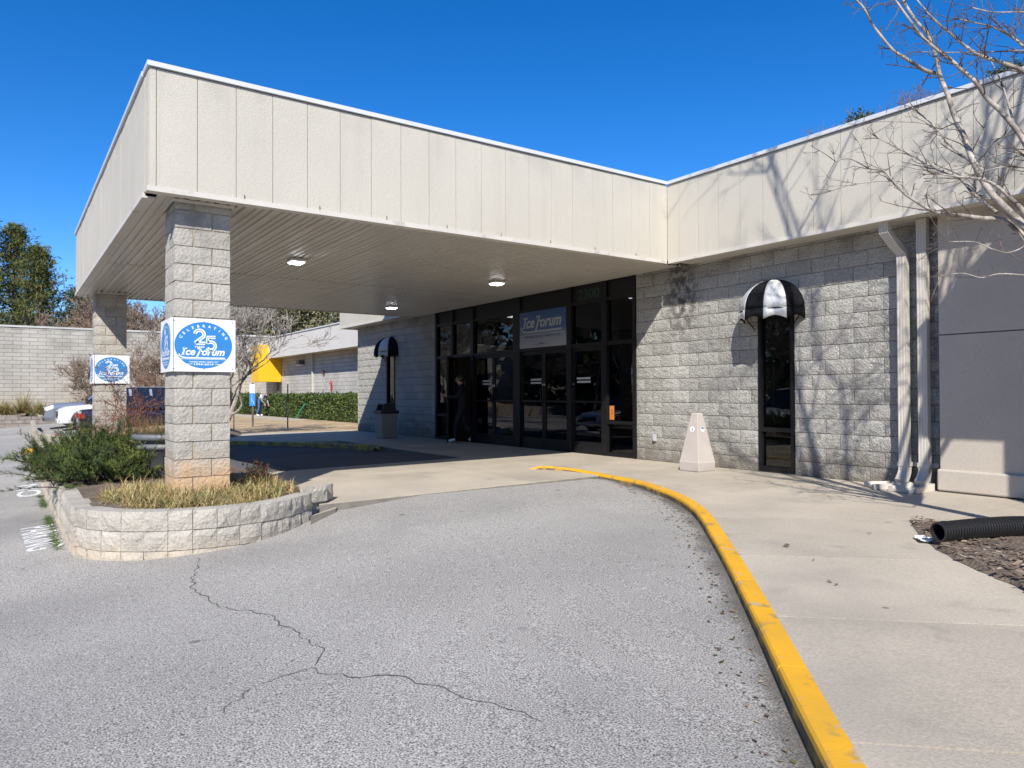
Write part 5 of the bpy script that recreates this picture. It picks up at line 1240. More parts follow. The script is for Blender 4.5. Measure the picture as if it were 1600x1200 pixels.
# ================================================================== FAR WALL AND LOW WING
def course_mat(name, col, bw, bh, axis, dark=.62, tint=None):
    """blockwork too far away to build singly"""
    m = bpy.data.materials.new(name); n, b = nodes_of(m); L = n.links.new; geo = n.nodes.new('ShaderNodeNewGeometry'); sp = n.nodes.new('ShaderNodeSeparateXYZ'); L(geo.outputs['Position'], sp.inputs[0]); cb = n.nodes.new('ShaderNodeCombineXYZ')
    L(sp.outputs[0 if axis == 'x' else 1], cb.inputs[0]); L(sp.outputs[2], cb.inputs[1])
    br = n.nodes.new('ShaderNodeTexBrick'); L(cb.outputs[0], br.inputs['Vector']); br.inputs['Scale'].default_value = 1; br.inputs['Brick Width'].default_value = bw; br.inputs['Row Height'].default_value = bh; br.inputs['Mortar Size'].default_value = .018
    br.inputs['Color1'].default_value = (*col, 1); br.inputs['Color2'].default_value = (*[c*.86 for c in col], 1); br.inputs['Mortar'].default_value = (*[c*dark for c in col], 1)
    cur = br.outputs['Color']
    mx = n.nodes.new('ShaderNodeMix'); mx.data_type = 'RGBA'; mx.blend_type = 'MULTIPLY'; mx.inputs[0].default_value = 1; L(cur, mx.inputs[6]); L(rng(n, noise(n, geo, .7, 5), .3, .7, .86, 1.1), mx.inputs[7]); cur = mx.outputs[2]
    for (kind, c2, args) in (tint or []):
        mx = n.nodes.new('ShaderNodeMix'); mx.data_type = 'RGBA'; L(stain_fac(n, geo, kind, args), mx.inputs[0]); L(cur, mx.inputs[6]); mx.inputs[7].default_value = (*c2, 1); cur = mx.outputs[2]
    L(cur, b.inputs['Base Color']); b.inputs['Roughness'].default_value = .95
    bp = n.nodes.new('ShaderNodeBump'); bp.inputs['Strength'].default_value = .6; bp.inputs['Distance'].default_value = .03; L(noise(n, geo, 9, 5), bp.inputs['Height']); L(bp.outputs[0], b.inputs['Normal']); return m
m_farw = course_mat('far_blockwork', (.46, .43, .37), 1.2192*.7, .235, 'y', .50, [('topdirt', (.20, .18, .145), (3.6, 5.3, .8, .85))])
m_wing = course_mat('wing_blockwork', (.50, .475, .43), .406, .2032, 'x', .6)
XW = -49.8
fw = thing('far_block_wall', (XW, -8, 0), 'tall pale block wall closing the far side of the car park', 'wall'); fo = Vector((XW, -8, 0))
def F_(mb, name, m, parent=fw): mb.v = [tuple(Vector(v)-fo) for v in mb.v]; return mb.build(name, m, parent)
mb = MB(); mb.box((XW-.4, -45, -1.0), (XW, 9, 5.30)); F_(mb, 'wall', m_farw)
mb = MB(); mb.box((XW-.45, -45, 5.302), (XW+.05, 9, 5.42)); F_(mb, 'coping', mat('grey_coping', (.50, .48, .44), .8, .1, 2))
for y in [-40+i*6.05 for i in range(8)]:
    mb = MB(); mb.box((XW-.02, y-.05, -1.0), (XW+.012, y+.05, 5.29)); F_(mb, 'control_joint', mat('joint_sealant', (.60, .57, .50), .8, .1, 2))
for y, in ((-1.0,),):
    mb = MB(); mb.tube([(XW+.08, -3.0, -.6), (XW+.08, -3.0, 4.2)], .05, 6); F_(mb, 'drain_pipe', m_cap)
# low stone wall with clumps of tall grass in front of it
lw = thing('low_retaining_wall', (-45.5, -12, -.3), 'low brown-grey block wall below the tall grasses', 'wall'); mb = MB(); r = random.Random(4)
m_lowb = mat('low_wall_block', (.27, .235, .20), .95, .2, 3, bump=.6, bs=30, objrand=.12)
mb = MB(); mb.box((-.25, -28, -.5), (-.01, 3.4, .38)); mb.build('core', m_lowb, lw)
blk = MB(); blk.box((0, -.29, -.09), (.06, .29, .09)); blm = blk.mesh('block', m_lowb)
for k in range(3):
    for i in range(26): obj('block', blm, lw, (-.008+r.uniform(-.01, .01), -12+i*.6+.3*(k % 2)+6, -.2+k*.2))
m_bank = mat('bank_soil', (.30, .22, .13), .95, .2, 2, bump=.6, bs=20)
mb = MB(); mb.add([(-45.7, -45, .05), (-45.7, -8.4, .05), (-49.9, -8.0, .45), (-49.9, -45, .45)], [(0, 1, 2, 3)]); structure(mb.build('grass_bank', m_bank))
for i, (px_, D, s) in enumerate(((-12, 47.2, 1.0), (36, 47.5, 1.25), (62, 48.5, .9), (112, 49, .9), (8, 49, .9))):
    v = onx(px_, 648, -46.2-(i % 2)*.9); t = thing('tall_grass_clump', (v.x, v.y, .06), 'tan fountain grass clump in front of the far wall', 'grass', 'grass clumps at the far wall'); mb = MB(); r = random.Random(i)
    for _ in range(420):
        q = r.uniform(0, 6.28); el = r.uniform(.7, 1.5); blade(mb, (r.gauss(0, .12), r.gauss(0, .12), 0), (math.cos(q)*math.cos(el), math.sin(q)*math.cos(el), math.sin(el)), s*r.uniform(.6, 1.25), .035, r.uniform(.5, 1.6), vary(r.choice([(.44, .34, .16), (.36, .28, .12), (.25, .24, .09)]), r))
    mb.build('blades', m_straw, t)
# low wing of the rink
YW = 5.3
wing = thing('low_wing', (-38, YW, 0), 'low block wing with grey fascia set back behind the hedge', 'building'); wo = Vector((-38, YW, 0))
def W_(mb, name, m, parent=wing, **k): mb.v = [tuple(Vector(v)-wo) for v in mb.v]; return mb.build(name, m, parent, **k)
mb = MB(); mb.box((XW, YW, -.4), (-18.9, YW+.4, 4.4)); W_(mb, 'block_wall', m_wing)
m_wf = mat('wing_fascia', (.60, .57, .52), .8, .05, .6, bump=.4, bs=60)
for i in range(22):
    x = -49.2+i*1.4; mb = MB(); mb.box((x, YW-.85, 3.46), (x+1.392, YW-.80, 4.72)); W_(mb, 'fascia_panel', m_wf)
mb = MB(); mb.box((-49.2, YW-.79, 3.5), (-18.9, YW, 3.55)); W_(mb, 'soffit', m_trim)
mb = MB(); mb.box((-49.25, YW-.9, 4.722), (-18.9, YW+.3, 4.78)); W_(mb, 'coping', m_cap)
mb = MB(); mb.box((-37.63, YW-.12, 0), (-37.53, YW-.01, 3.5)); W_(mb, 'downspout', m_spout)
mb = MB(); mb.box((-39.6, YW-.35, 2.95), (-39.1, YW-.01, 3.2)); lf_ = W_(mb, 'wall_light', flat('wall_light', (.10, .095, .09), .5))
mb = MB(); mb.box((-39.55, YW-.36, 2.88), (-39.15, YW-.05, 2.945)); W_(mb, 'lamp_lens', flat('lamp_lens', (.75, .74, .70), .4), lf_)
mb = MB(); mb.tube([(-34.6, YW-.10, 1.3), (-34.6, YW-.10, 1.95)], .03, 8); mb.tube([(-34.70, YW-.12, 1.75), (-34.50, YW-.12, 1.75)], .035, 8); mb.tube([(-34.6, YW-.01, 1.55), (-34.6, YW-.14, 1.55)], .03, 8); W_(mb, 'standpipe', flat('red_fitting', (.55, .05, .05), .5))
mb = MB(); mb.box((-35.9, YW-.1, 2.25), (-35.78, YW-.01, 2.5)); W_(mb, 'sprinkler_bell', flat('bell', (.12, .04, .04), .5))
mb = MB(); mb.box((-45.1, YW-.03, -.1), (-43.5, YW-.002, 2.2)); W_(mb, 'doorway', flat('doorway_dark', (.03, .03, .032), .4))
for x in (-44.4, -44.1): mb = MB(); mb.box((x, YW-.06, 0), (x+.06, YW-.031, 2.2)); W_(mb, 'door_post', flat('door_post', (.25, .24, .22), .5))
m_yel = mat('yellow_panel', (.82, .47, .012), .55, .04, 1)
pt = thing('yellow_portal', (-44.3, 4.45, 1.98), 'bright yellow box canopy over the side door of the low wing', 'canopy')
mb = MB(); mb.box((-.8, -.61, 0), (.8, .84, 2.35)); mb.build('box', m_yel, pt)
PO, PU, PV = Vector((0, -.614, 0)), Vector((1, 0, 0)), Vector((0, 0, 1)); mb = MB(); strip(mb, [(-.55, 1.25), (.55, 1.25)], .10, PO, PU, PV); mb.build('printed_line', flat('portal_ink', (.42, .23, .03), .6), pt)
mb = MB(); strip(mb, [(-.22, .70), (-.22, 1.0), (0, .80), (.22, 1.0), (.22, .70)], .09, PO, PU, PV); mb.build('printed_mark', flat('portal_ink', (.42, .23, .03), .6), pt)

# ---- hedges
def hedge(x0, x1, y0, y1, h, label, seed, n):
    t = thing('hedge', ((x0+x1)/2, (y0+y1)/2, 0), label, 'hedge'); r = random.Random(seed); cx, cy = (x0+x1)/2, (y0+y1)/2; mb = MB(); lx, ly = (x1-x0)/2, (y1-y0)/2
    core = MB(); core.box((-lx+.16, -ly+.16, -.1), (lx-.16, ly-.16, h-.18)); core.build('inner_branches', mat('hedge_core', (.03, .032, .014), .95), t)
    for _ in range(n):
        f = r.random(); bumps = .05*math.sin(r.random()*0+2.1)*0
        if f < .5: p = Vector((r.uniform(-lx, lx), -ly+abs(r.gauss(0, .07)), r.uniform(0, h)))
        elif f < .85: p = Vector((r.uniform(-lx, lx), r.uniform(-ly, ly), h-abs(r.gauss(0, .07))))
        else: p = Vector((r.choice((-lx, lx))*r.uniform(.97, 1.02), r.uniform(-ly, ly), r.uniform(0, h)))
        wv = .07*math.sin(p.x*2.3)+.05*math.sin(p.x*5.1+p.z*4); p.y += wv*(.8 if f < .5 else .2); p.z += wv*.9*(1 if p.z > h-.3 else 0)+(r.uniform(0, .15) if r.random() < .03 else 0)
        leaf_quad(mb, p, r, r.uniform(.07, .13), vary(r.choice([(.075, .11, .022), (.055, .085, .018), (.10, .135, .03), (.04, .06, .014)]), r, .3), .6, .3)
    mb.build('foliage', m_leaf, t)
hedge(-38.6, -19.4, 2.6, 3.9, 1.12, 'long clipped green hedge in front of the low wing', 1, 19000)
hedge(-45.2, -40.6, 2.3, 3.6, 1.15, 'short clipped hedge beyond the bending person near the yellow portal', 2, 5000)
t = thing('garden_hose', (-31.4, 2.5, 0), 'green garden hose end leaning out of the hedge', 'hose'); mb = MB(); mb.tube(smoothpath([(-.45, -.12, .02), (-.2, -.1, .2), (.1, -.06, .42), (.35, .05, .7)], 5), .035, 6); mb.build('tube', flat('hose_green', (.03, .30, .16), .5), t)
# ---- posts and parking sign
m_post = flat('steel_post', (.11, .10, .085), .6)
def post(px_, py0, py1, label, sign=False, w=.035):
    v = onz(px_, py0, -.03); D = (v-CAMP).dot(_f); h = (py0-py1)/FPX*D
    t = thing('sign_post' if sign else 'steel_post', (v.x, v.y, -.03), label, 'post'); mb = MB(); mb.box((-w, -.012, -.1), (w, .0, h)); mb.box((-w*.3, -.03, -.1), (w*.3, -.0121, h)); mb.build('post', m_post, t)
    if sign:
        t.rotation_euler = (0, 0, .95)
        mb = MB(); mb.box((-.11, -.05, h-.86), (.11, -.035, h-.40)); mb.build('sign_plate', flat('sign_azure', (.03, .22, .52), .5), t)
        mb = MB(); mb.box((-.10, -.05, h-.39), (.10, -.035, h-.05)); mb.build('top_plate', m_sign_w, t)
        mb = MB(); mb.tube([(-.02, -.052, h-.55), (-.015, -.052, h-.70), (.04, -.052, h-.70), (.05, -.052, h-.78)], .010, 4); mb.tube([(-.02, -.052, h-.48), (-.02, -.052, h-.50)], .02, 6); mb.build('wheelchair_symbol', m_ink, t)
post(395, 667, 598, 'slim sign post with a blue accessible parking sign on the dry lawn', True)
post(450, 670, 600, 'dark bare steel post standing on the dry lawn', w=.045); post(366, 672, 617, 'short brown post beside the crape myrtle stems')

# ---- bin by the shaded wall
t = thing('trash_can', (-14.62, -.86, -.008), 'tan square litter bin with dark flared lid under the shaded awning', 'trash can')
mb = MB()
for h, z in ((.205, 0), (.215, .03), (.235, .66)): mb.v += [(-h, -h, z), (h, -h, z), (h, h, z), (-h, h, z)]
mb.f = [(k*4+i, k*4+(i+1) % 4, (k+1)*4+(i+1) % 4, (k+1)*4+i) for k in range(2) for i in range(4)]+[(3, 2, 1, 0), (8, 9, 10, 11)]; mb.mi = [0]*len(mb.f); mb.build('bin_body', mat('bin_tan', (.33, .28, .22), .6, .05, 3), t, bevel=.01)
m_lid = flat('bin_lid', (.045, .04, .038), .45)
mb = MB(); mb.box((-.26, -.26, .661), (.26, .26, .745)); lid = mb.build('lid', m_lid, t, bevel=.012)
mb = MB()
for s in (-1, 1):
    mb.add([(s*.22, -.20, .745), (s*.22, .20, .745), (s*.20, .16, .90), (s*.20, -.16, .90), (s*.18, -.20, .745), (s*.18, .20, .745), (s*.165, .16, .90), (s*.165, -.16, .90)], [(0,1,2,3),(7,6,5,4),(0,3,7,4),(1,5,6,2),(3,2,6,7),(0,4,5,1)])
mb.box((-.20, -.15, .90), (.20, .15, .93)); mb.build('lid_hood', m_lid, lid)

# ---- kerb ends painted red and yellow across the car park
for (px_, py_, m, ln, lab) in ((70, 683, m_redp, .45, 'red painted kerb end at the far car park island'), (56, 707, m_yellow, .2, 'short yellow kerb end beside the yew shrub')):
    v = onas(px_, py_); t = thing('kerb_end', (v.x, v.y, zas(v.x, v.y)), lab, 'kerb'); mb = MB(); mb.prism([(-.15, -.3), (.15, -.3), (.15, ln), (-.15, ln)], -.05, .11); mb.build('kerb_piece', m, t, bevel=.04)

# ================================================================== VEHICLES
m_tyre = mat('tyre', (.02, .02, .021), .85, .1); m_rim = flat('alloy', (.42, .43, .44), .3, metal=.9); m_cglass = flat('car_glass', (.015, .018, .022), .06, spec=.8); m_black = flat('black_trim', (.02, .02, .022), .5)
def paint(name, col, metal=.2): 
    m = flat(name, col, .28, metal=metal); m.node_tree.nodes['Principled BSDF'].inputs['Coat Weight'].default_value = .6; return m
def car(name, loc, rz, label, body_m, kind='suv', roof_m=None, group=None, L=4.85, W=1.94, tail=True):
    t = thing(name, loc, label, 'car' if kind != 'pickup' else 'pickup', group); t.rotation_euler = (0, 0, rz); hw = W/2; hl = L/2; wb = L*.295; wr_ = .37
    if kind == 'pickup': top = [(-hl, .62), (-hl+.02, 1.14), (-.75, 1.14), (.0, 1.14), (1.0, 1.14), (1.25, 1.18), (hl-.35, 1.10), (hl-.08, 1.0), (hl, .62)]; gh = [(-.80, 1.14), (-.70, 1.84), (.25, 1.88), (.42, 1.84), (1.10, 1.17)]
    elif kind == 'suv': top = [(-hl, .58), (-hl+.04, 1.04), (-1.0, 1.06), (0, 1.04), (.9, 1.05), (1.2, 1.08), (hl-.35, .99), (hl-.08, .88), (hl, .55)]; gh = [(-hl+.10, 1.04), (-hl+.38, 1.70), (-1.2, 1.76), (.15, 1.76), (.35, 1.72), (1.12, 1.07)]
    else: top = [(-hl, .55), (-hl+.06, .92), (-1.4, .98), (0, .93), (.8, .95), (1.0, .97), (hl-.4, .86), (hl-.1, .74), (hl, .48)]; gh = [(-1.65, .96), (-.95, 1.40), (-.3, 1.46), (.15, 1.44), (.98, .97)]
    mb = MB(); st = []
    for (x, z) in top:
        nose = 1-.10*max(0, (abs(x)-hl+.5)/.5)**2
        st.append([(x, s*y*nose, zz) for s in (1,) for y, zz in ((0, z+.015), (hw*.80, z), (hw*.95, z-.05), (hw, z-.22), (hw*.985, .45), (hw*.93, .26), (0, .24))])
    m = len(st[0]); vs = [v for q in st for v in q]+[(v[0], -v[1], v[2]) for q in st for v in q]; off = len(st)*m
    fs = [(i*m+j, (i+1)*m+j, (i+1)*m+j+1, i*m+j+1) for i in range(len(st)-1) for j in range(m-1)]; fs2 = [tuple(a_+off for a_ in f[::-1]) for f in fs]
    ends = [tuple(range(m)), tuple(off+j for j in range(m-1, -1, -1)), tuple((len(st)-1)*m+j for j in range(m-1, -1, -1)), tuple(off+(len(st)-1)*m+j for j in range(m))]
    mb.add(vs, fs+fs2+ends); mb.build('body', body_m, t, smooth=False, bevel=.03)
    # cabin
    mb = MB(); gb = hw*.92; gt = hw*.72; zb = gh[0][1]; zt = max(z for _, z in gh)
    def ghw(z): return gb+(gt-gb)*(z-zb)/(zt-zb)
    n = len(gh); mb.add([(x, ghw(z), z) for x, z in gh]+[(x, -ghw(z), z) for x, z in gh], [tuple(range(n-1, -1, -1)), tuple(range(n, 2*n))]+[(i, i+1, n+i+1, n+i) for i in range(n-1)])
    mb.build('cabin', m_cglass, t)
    mb = MB(); k = [i for i in range(n) if gh[i][1] > zt-.12]; e = .006
    rp = [gh[i] for i in k]; mb.add([(x, ghw(z)+.014, z-.10) for x, z in rp]+[(x, ghw(z)*.9, z+.02) for x, z in rp]+[(x, -ghw(z)*.9, z+.02) for x, z in rp]+[(x, -ghw(z)-.014, z-.10) for x, z in rp], [(q*len(rp)+i, q*len(rp)+i+1, (q+1)*len(rp)+i+1, (q+1)*len(rp)+i) for q in range(3) for i in range(len(rp)-1)]); mb.build('roof', roof_m or body_m, t)
    for s in (-1, 1):   # pillars
        def pil(xa, xb, w_, za=zb, zz=zt-.08):
            mb = MB(); mb.add([(xa-w_, s*(ghw(za)+.010), za), (xa+w_, s*(ghw(za)+.010), za), (xb+w_, s*(ghw(zz)+.010), zz), (xb-w_, s*(ghw(zz)+.010), zz)], [(0, 1, 2, 3)] if s < 0 else [(3, 2, 1, 0)]); mb.build('window_pillar', roof_m or body_m, t)
        f0, f1 = gh[-1], gh[-2]; pil(f0[0]-.05, f1[0]-.02, .05); pil((gh[0][0]+f0[0])/2+.05, (gh[0][0]+f0[0])/2, .05); pil(gh[0][0]+.10, gh[1][0]+.06, .10)
        if kind == 'suv': pil(gh[0][0]+1.0, gh[0][0]+.95, .06)
    for x in (-wb-.02, wb+.05):
        for s in (-1, 1):
            w_ = empty('wheel'); w_.parent = t; w_.location = (x, s*(hw-.10), wr_)
            a_ = MB(); a_.tube([(0, s*(-.12), 0), (0, s*.115, 0)], wr_, 22); a_.build('tyre', m_tyre, w_)
            a_ = MB(); a_.tube([(0, s*.05, 0), (0, s*.122, 0)], wr_*.68, 18); a_.build('rim', m_rim, w_)
            a_ = MB()
            for k_ in range(5): q = k_*1.2566; a_.obox((math.cos(q)*.14, s*.125, math.sin(q)*.14), (math.cos(q)*.11, 0, math.sin(q)*.11), (0, .004, 0), (-math.sin(q)*.028, 0, math.cos(q)*.028))
            a_.build('spokes', m_black, w_)
            a_ = MB(); pts = [(x+(wr_+.06)*math.cos(q), s*(hw-.03), wr_+(wr_+.06)*math.sin(q)) for q in [math.pi*i/12 for i in range(13)]]; a_.tube(pts, .05, 5); a_.build('wheel_arch', m_black, t)
    for s in (-1, 1):
        mb = MB(); mb.obox((hl-.14, s*hw*.72, top[-2][1]-.14), (.13, s*-.05, 0), (.0, .17, 0), (0, 0, .075)); mb.build('headlight', flat('headlight', (.6, .63, .66), .15, spec=.8), t)
        mb = MB(); mb.obox((-hl+.06, s*hw*.84, top[1][1]-.22), (.08, 0, 0), (0, .12, 0), (0, 0, .085)); mb.build('tail_light', flat('tail_red', (.45, .01, .015), .2), t)
        mb = MB(); mb.obox((gh[-1][0]-.12, s*(hw+.09), zb+.10), (.06, 0, 0), (0, .10, 0), (0, 0, .08)); mb.build('mirror', m_black, t, bevel=.02)
        mb = MB(); mb.box((gh[0][0]+1.4, s*(hw+.005), zb-.20), (gh[0][0]+1.6, s*(hw+.03), zb-.17)); mb.build('door_handle', m_black, t)
    mb = MB(); mb.box((hl-.09, -hw*.5, .50), (hl+.012, hw*.5, top[-2][1]-.10)); mb.build('grille', m_black, t)
    mb = MB(); mb.box((hl-.12, -hw*.85, .27), (hl+.03, hw*.85, .44)); mb.build('bumper', m_black if kind == 'pickup' else body_m, t, bevel=.03)
    return t
def by_px(px_, X): return onx(px_, 650, X).y
zc1 = zas(-36, -7)
m_pick = paint('grey_metallic', (.30, .32, .35), .5); m_pw = paint('white_paint', (.78, .78, .78), .0); m_navy = paint('navy_paint', (.012, .016, .035), .2); m_silver = paint('silver_paint', (.55, .56, .57), .5)
car('pickup_truck', (-38.3, by_px(66, -38.3)+2.75, zas(-38, -6)), -math.pi/2, 'silver-grey pickup truck parked along the far block wall', m_pick, 'pickup', L=5.4, W=2.0)
car('white_suv', (-35.2, by_px(89, -35.2)+2.42, zas(-35, -6)), -math.pi/2, 'white sport utility car parked beside the grey pickup', m_pw, 'suv')
car('navy_saloon', (-28.6, by_px(122, -28.6)+2.3, zas(-28.6, -5)-.06), math.pi/2, 'dark navy saloon with red tail light parked in front of the white car', m_navy, 'sedan', L=4.6)
car('dark_suv', (-32.6, by_px(158, -32.6)+2.45, zas(-32, -4)), math.pi/2, 'dark sport utility car with silver roof seen between the pillars', m_navy, 'suv', m_silver, L=4.95)
for i, (x, y, c, k) in enumerate(((-16.5, -15.5, m_navy, 'sedan'), (-19.4, -15.6, m_pick, 'suv'), (-22.4, -15.4, m_silver, 'sedan'), (-13.2, -15.5, m_pw, 'suv'))):
    car('parked_car', (x, y, zas(x, y)), math.pi/2, ('dark navy saloon', 'grey sport utility car', 'silver saloon', 'white sport utility car')[i]+' parked across the drive facing the glass doors', c, k, group='cars facing the entrance')

# ================================================================== PEOPLE
def skin_person(name, loc, rz, label, J, bones, mats, hair=None, sub=2):
    """J: joint -> (pos, radius); bones: (a, b, material index)"""
    t = thing(name, loc, label, 'person'); t.rotation_euler = (0, 0, rz); names = list(J); me = bpy.data.meshes.new('body'); me.from_pydata([J[k][0] for k in names], [(names.index(a_), names.index(b_)) for a_, b_, _ in bones], [])
    o = bpy.data.objects.new('body', me); COL.objects.link(o); sk = o.modifiers.new('skin', 'SKIN'); sk.use_smooth_shade = True; ss = o.modifiers.new('sub', 'SUBSURF'); ss.levels = sub; ss.render_levels = sub
    for i, k in enumerate(names):
        rd = J[k][1]; rd = rd if isinstance(rd, tuple) else (rd, rd); me.skin_vertices[0].data[i].radius = rd
        me.skin_vertices[0].data[i].use_root = (k == 'pelvis')
    dg = bpy.context.evaluated_depsgraph_get(); nm = bpy.data.meshes.new_from_object(o.evaluated_get(dg)); o.modifiers.clear(); o.data = nm; nm.materials.clear()
    for m in mats: nm.materials.append(m)
    segs = [(Vector(J[a_][0]), Vector(J[b_][0]), mi) for a_, b_, mi in bones]
    for p in nm.polygons:
        c = p.center; best = 9
        for a_, b_, mi in segs:
            ab = b_-a_; u = max(0, min(1, (c-a_).dot(ab)/max(1e-9, ab.length_squared))); d = (a_+ab*u-c).length
            if d < best: best = d; p.material_index = mi
        p.use_smooth = True
    o.parent = t; return t
def hand(J, B_, key, wrist, d, mi):
    d = Vector(d).normalized(); s = d.orthogonal().normalized(); w_ = Vector(wrist); J[key+'palm'] = (tuple(w_+d*.07), (.036, .018)); B_.append((key, key+'palm', mi))
    for i in range(4):
        b = w_+d*.085+s*(.027-.018*i); J[key+'f%d' % i] = (tuple(b+d*.03), .009); J[key+'g%d' % i] = (tuple(b+d*(.062, .072, .068, .055)[i]+d.cross(s)*.02), .008); B_ += [(key+'palm', key+'f%d' % i, mi), (key+'f%d' % i, key+'g%d' % i, mi)]
    J[key+'t0'] = (tuple(w_+d*.045+s*.045), .011); J[key+'t1'] = (tuple(w_+d*.075+s*.06+d.cross(s)*.015), .009); B_ += [(key+'palm', key+'t0', mi), (key+'t0', key+'t1', mi)]
m_skin = mat('skin', (.50, .30, .22), .6, .05, 20); m_blackc = mat('black_cloth', (.018, .018, .020), .85, .2, 20); m_jean = mat('blue_denim', (.06, .11, .24), .85, .2, 30); m_greyk = mat('grey_knit', (.28, .28, .29), .9, .2, 30); m_shoe = flat('white_shoe', (.70, .70, .70), .6); m_hair = mat('dark_hair', (.025, .016, .012), .5, .2, 30)
def figure(P, mats_ix):
    """P: joint positions; returns joints with adult radii and bones"""
    rad = dict(pelvis=(.155, .11), spine=(.135, .10), chest=(.165, .11), neck=.055, headb=(.066, .075), headm=(.080, .095), headt=(.060, .072), shl=.068, shr=.068, ell=.046, elr=.046, wrl=.03, wrr=.03, hil=.095, hir=.095, knl=.062, knr=.062, anl=.042, anr=.042, heell=.04, heelr=.04, tol=(.042, .03), tor=(.042, .03), nose=.018)
    J = {k: (v, rad[k]) for k, v in P.items()}; sk, top, leg, shoe = mats_ix
    B_ = [('pelvis', 'spine', top), ('spine', 'chest', top), ('chest', 'neck', top), ('neck', 'headb', sk), ('headb', 'headm', sk), ('headm', 'headt', sk)]
    for s in 'lr': B_ += [('chest', 'sh'+s, top), ('sh'+s, 'el'+s, top), ('el'+s, 'wr'+s, top), ('pelvis', 'hi'+s, leg), ('hi'+s, 'kn'+s, leg), ('kn'+s, 'an'+s, leg), ('an'+s, 'to'+s, shoe)]
    return J, B_
# someone stepping out of the open door, facing along the facade (local +x = forwards)
P = dict(pelvis=(0, 0, .88), spine=(.01, 0, 1.08), chest=(.02, 0, 1.27), neck=(.04, 0, 1.40), headb=(.07, 0, 1.46), headm=(.075, 0, 1.53), headt=(.06, 0, 1.60), shl=(.02, .165, 1.32), shr=(.02, -.165, 1.32), ell=(.13, .22, 1.08), wrl=(.36, .16, 1.12), elr=(-.08, -.22, 1.06), wrr=(.02, -.22, .84), hil=(0, .09, .84), hir=(0, -.09, .84), knl=(.16, .09, .47), anl=(.17, .09, .08), tol=(.34, .09, .035), knr=(-.04, -.09, .46), anr=(-.28, -.09, .14), tor=(-.15, -.09, .035))
J, B_ = figure(P, (0, 1, 1, 2)); hand(J, B_, 'wrl', P['wrl'], (1, -.1, .2), 0); hand(J, B_, 'wrr', P['wrr'], (.2, 0, -1), 0)
pr_ = skin_person('person', (-11.74, -.20, .0), math.radians(-122), 'person in black clothes and white shoes stepping out of the open door', J, B_, [m_skin, m_blackc, m_shoe])
def head_bits(t, hm, fwd, bun=True):
    c = Vector(hm); f = Vector(fwd).normalized(); s = Vector((0, 0, 1)).cross(f).normalized(); u = f.cross(s)*1
    mb = MB(); n = 12
    for j in range(9):
        th = math.pi*j/8
        for i in range(n):
            ph = 2*math.pi*i/n; d = s*math.cos(ph)*math.sin(th)*.092+f*math.sin(ph)*math.sin(th)*.105+u*math.cos(th)*.112
            d = d-f*.022+u*.020
            if d.dot(f) > .045 and d.dot(u) < .07: d = d*.72
            mb.v.append(tuple(c+d))
    mb.f = [(j*n+i, j*n+(i+1) % n, (j+1)*n+(i+1) % n, (j+1)*n+i) for j in range(8) for i in range(n)]; mb.mi = [0]*len(mb.f); mb.build('hair', m_hair, t, smooth=True)
    if bun: mb = MB(); mb.tube([c-f*.10+u*.0, c-f*.14-u*.05, c-f*.13-u*.16, c-f*.10-u*.22], [.035, .042, .034, .012], 8); mb.build('ponytail', m_hair, t, smooth=True)
    mb = MB(); b = c+f*.088-u*.012; mb.add([b+u*.028, b+s*.014-u*.014, b-s*.014-u*.014, b+f*.026-u*.010], [(0, 1, 3), (1, 2, 3), (2, 0, 3)]); mb.build('nose', m_skin, t)
    for q in (-1, 1):
        mb = MB(); mb.tube([c+f*.082+s*q*.031+u*.014, c+f*.090+s*q*.031+u*.014], .009, 6); mb.build('eye', flat('eye', (.03, .02, .02), .3), t)
        mb = MB(); mb.tube([c+s*q*.078-u*.01, c+s*q*.094-f*.008-u*.008], [.022, .018], 6); mb.build('ear', m_skin, t)
    mb = MB(); mb.tube([c+f*.088-s*.022-u*.052, c+f*.095-u*.052, c+f*.088+s*.022-u*.052], .006, 5); mb.build('mouth', flat('lips', (.35, .12, .10), .5), t)
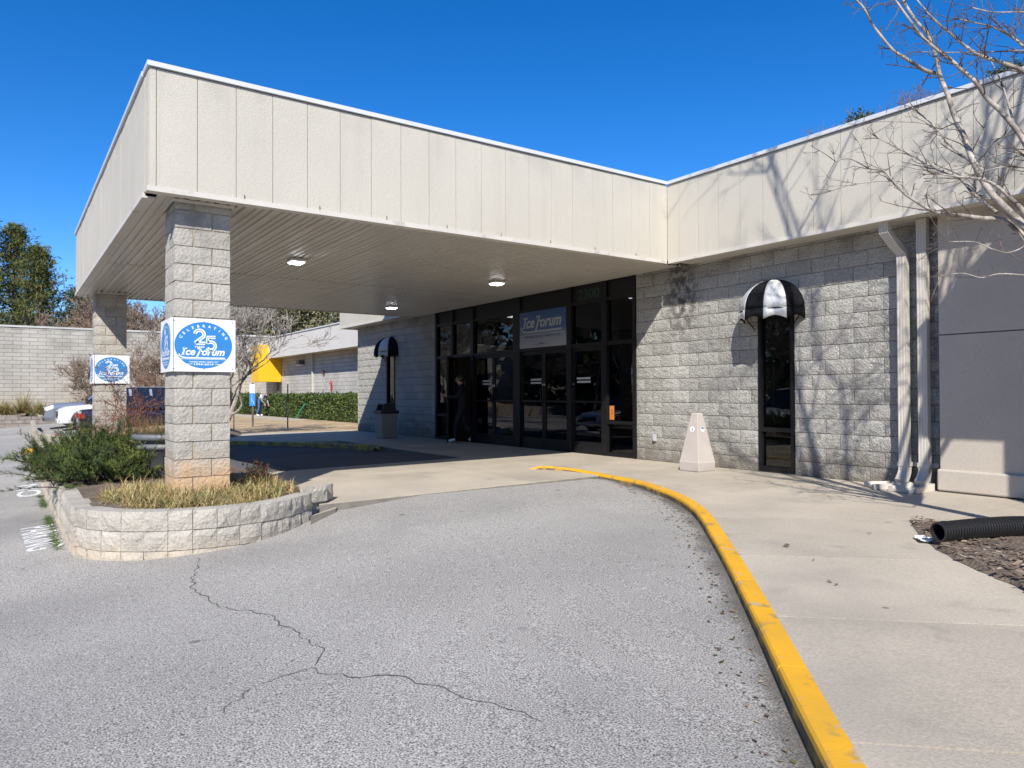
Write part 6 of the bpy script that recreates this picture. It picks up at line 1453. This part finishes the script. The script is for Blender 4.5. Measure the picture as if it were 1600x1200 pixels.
head_bits(pr_, P['headm'], (1, 0, -.05))
# someone bending over at the hedge
P = dict(pelvis=(0, 0, .88), spine=(.10, 0, 1.03), chest=(.26, 0, 1.12), neck=(.38, 0, 1.16), headb=(.45, 0, 1.15), headm=(.51, 0, 1.14), headt=(.57, 0, 1.12), shl=(.28, .17, 1.13), shr=(.28, -.17, 1.13), ell=(.34, .22, .86), wrl=(.44, .12, .66), elr=(.20, -.23, .86), wrr=(.34, -.14, .68), hil=(0, .10, .84), hir=(0, -.10, .84), knl=(.05, .13, .46), anl=(-.04, .14, .09), tol=(.13, .15, .035), knr=(.02, -.12, .46), anr=(-.10, -.16, .09), tor=(.06, -.18, .035))
J, B_ = figure(P, (0, 1, 2, 3)); hand(J, B_, 'wrl', P['wrl'], (.4, 0, -1), 0); hand(J, B_, 'wrr', P['wrr'], (.4, 0, -1), 0)
p2 = skin_person('person', (-36.9, 2.05, -.01), math.radians(52), 'person in grey top and blue jeans bending over beside the hedge', J, B_, [m_skin, m_greyk, m_jean, m_shoe])
head_bits(p2, P['headm'], (.55, 0, -.85), False)
mb = MB(); mb.tube([(.13, 0, 1.035), (.21, 0, 1.085)], [.165, .165], 12); mb.build('sweater_stripe', flat('stripe_white', (.65, .65, .66), .8), p2)

# ---- unseen wood behind the photographer, added to block low sky and darken shade
mb = MB(); r = random.Random(300)
for k in range(130):
    q = -2.85+k*0.0225; D = r.uniform(52, 66); cx_, cy_ = 3+D*math.cos(q), -9+D*math.sin(q); h = r.uniform(9, 15)
    for _ in range(150):
        u = r.random(); rr = h*.24*math.sin(math.pi*min(1, u*.85+.14)); c = Vector((cx_+r.gauss(0, rr*.6), cy_+r.gauss(0, rr*.6), -.5+h*u)); leaf_quad(mb, c, r, r.uniform(.7, 1.5), vary(r.choice([(.07, .08, .03), (.12, .11, .06), (.15, .12, .08)]), r), .7)
wd_ = stuff(mb.build('unseen_woodland', m_leaf)); tag(wd_, 'unseen mixed wood added across the car park to block low sky light', 'unseen_woodland')
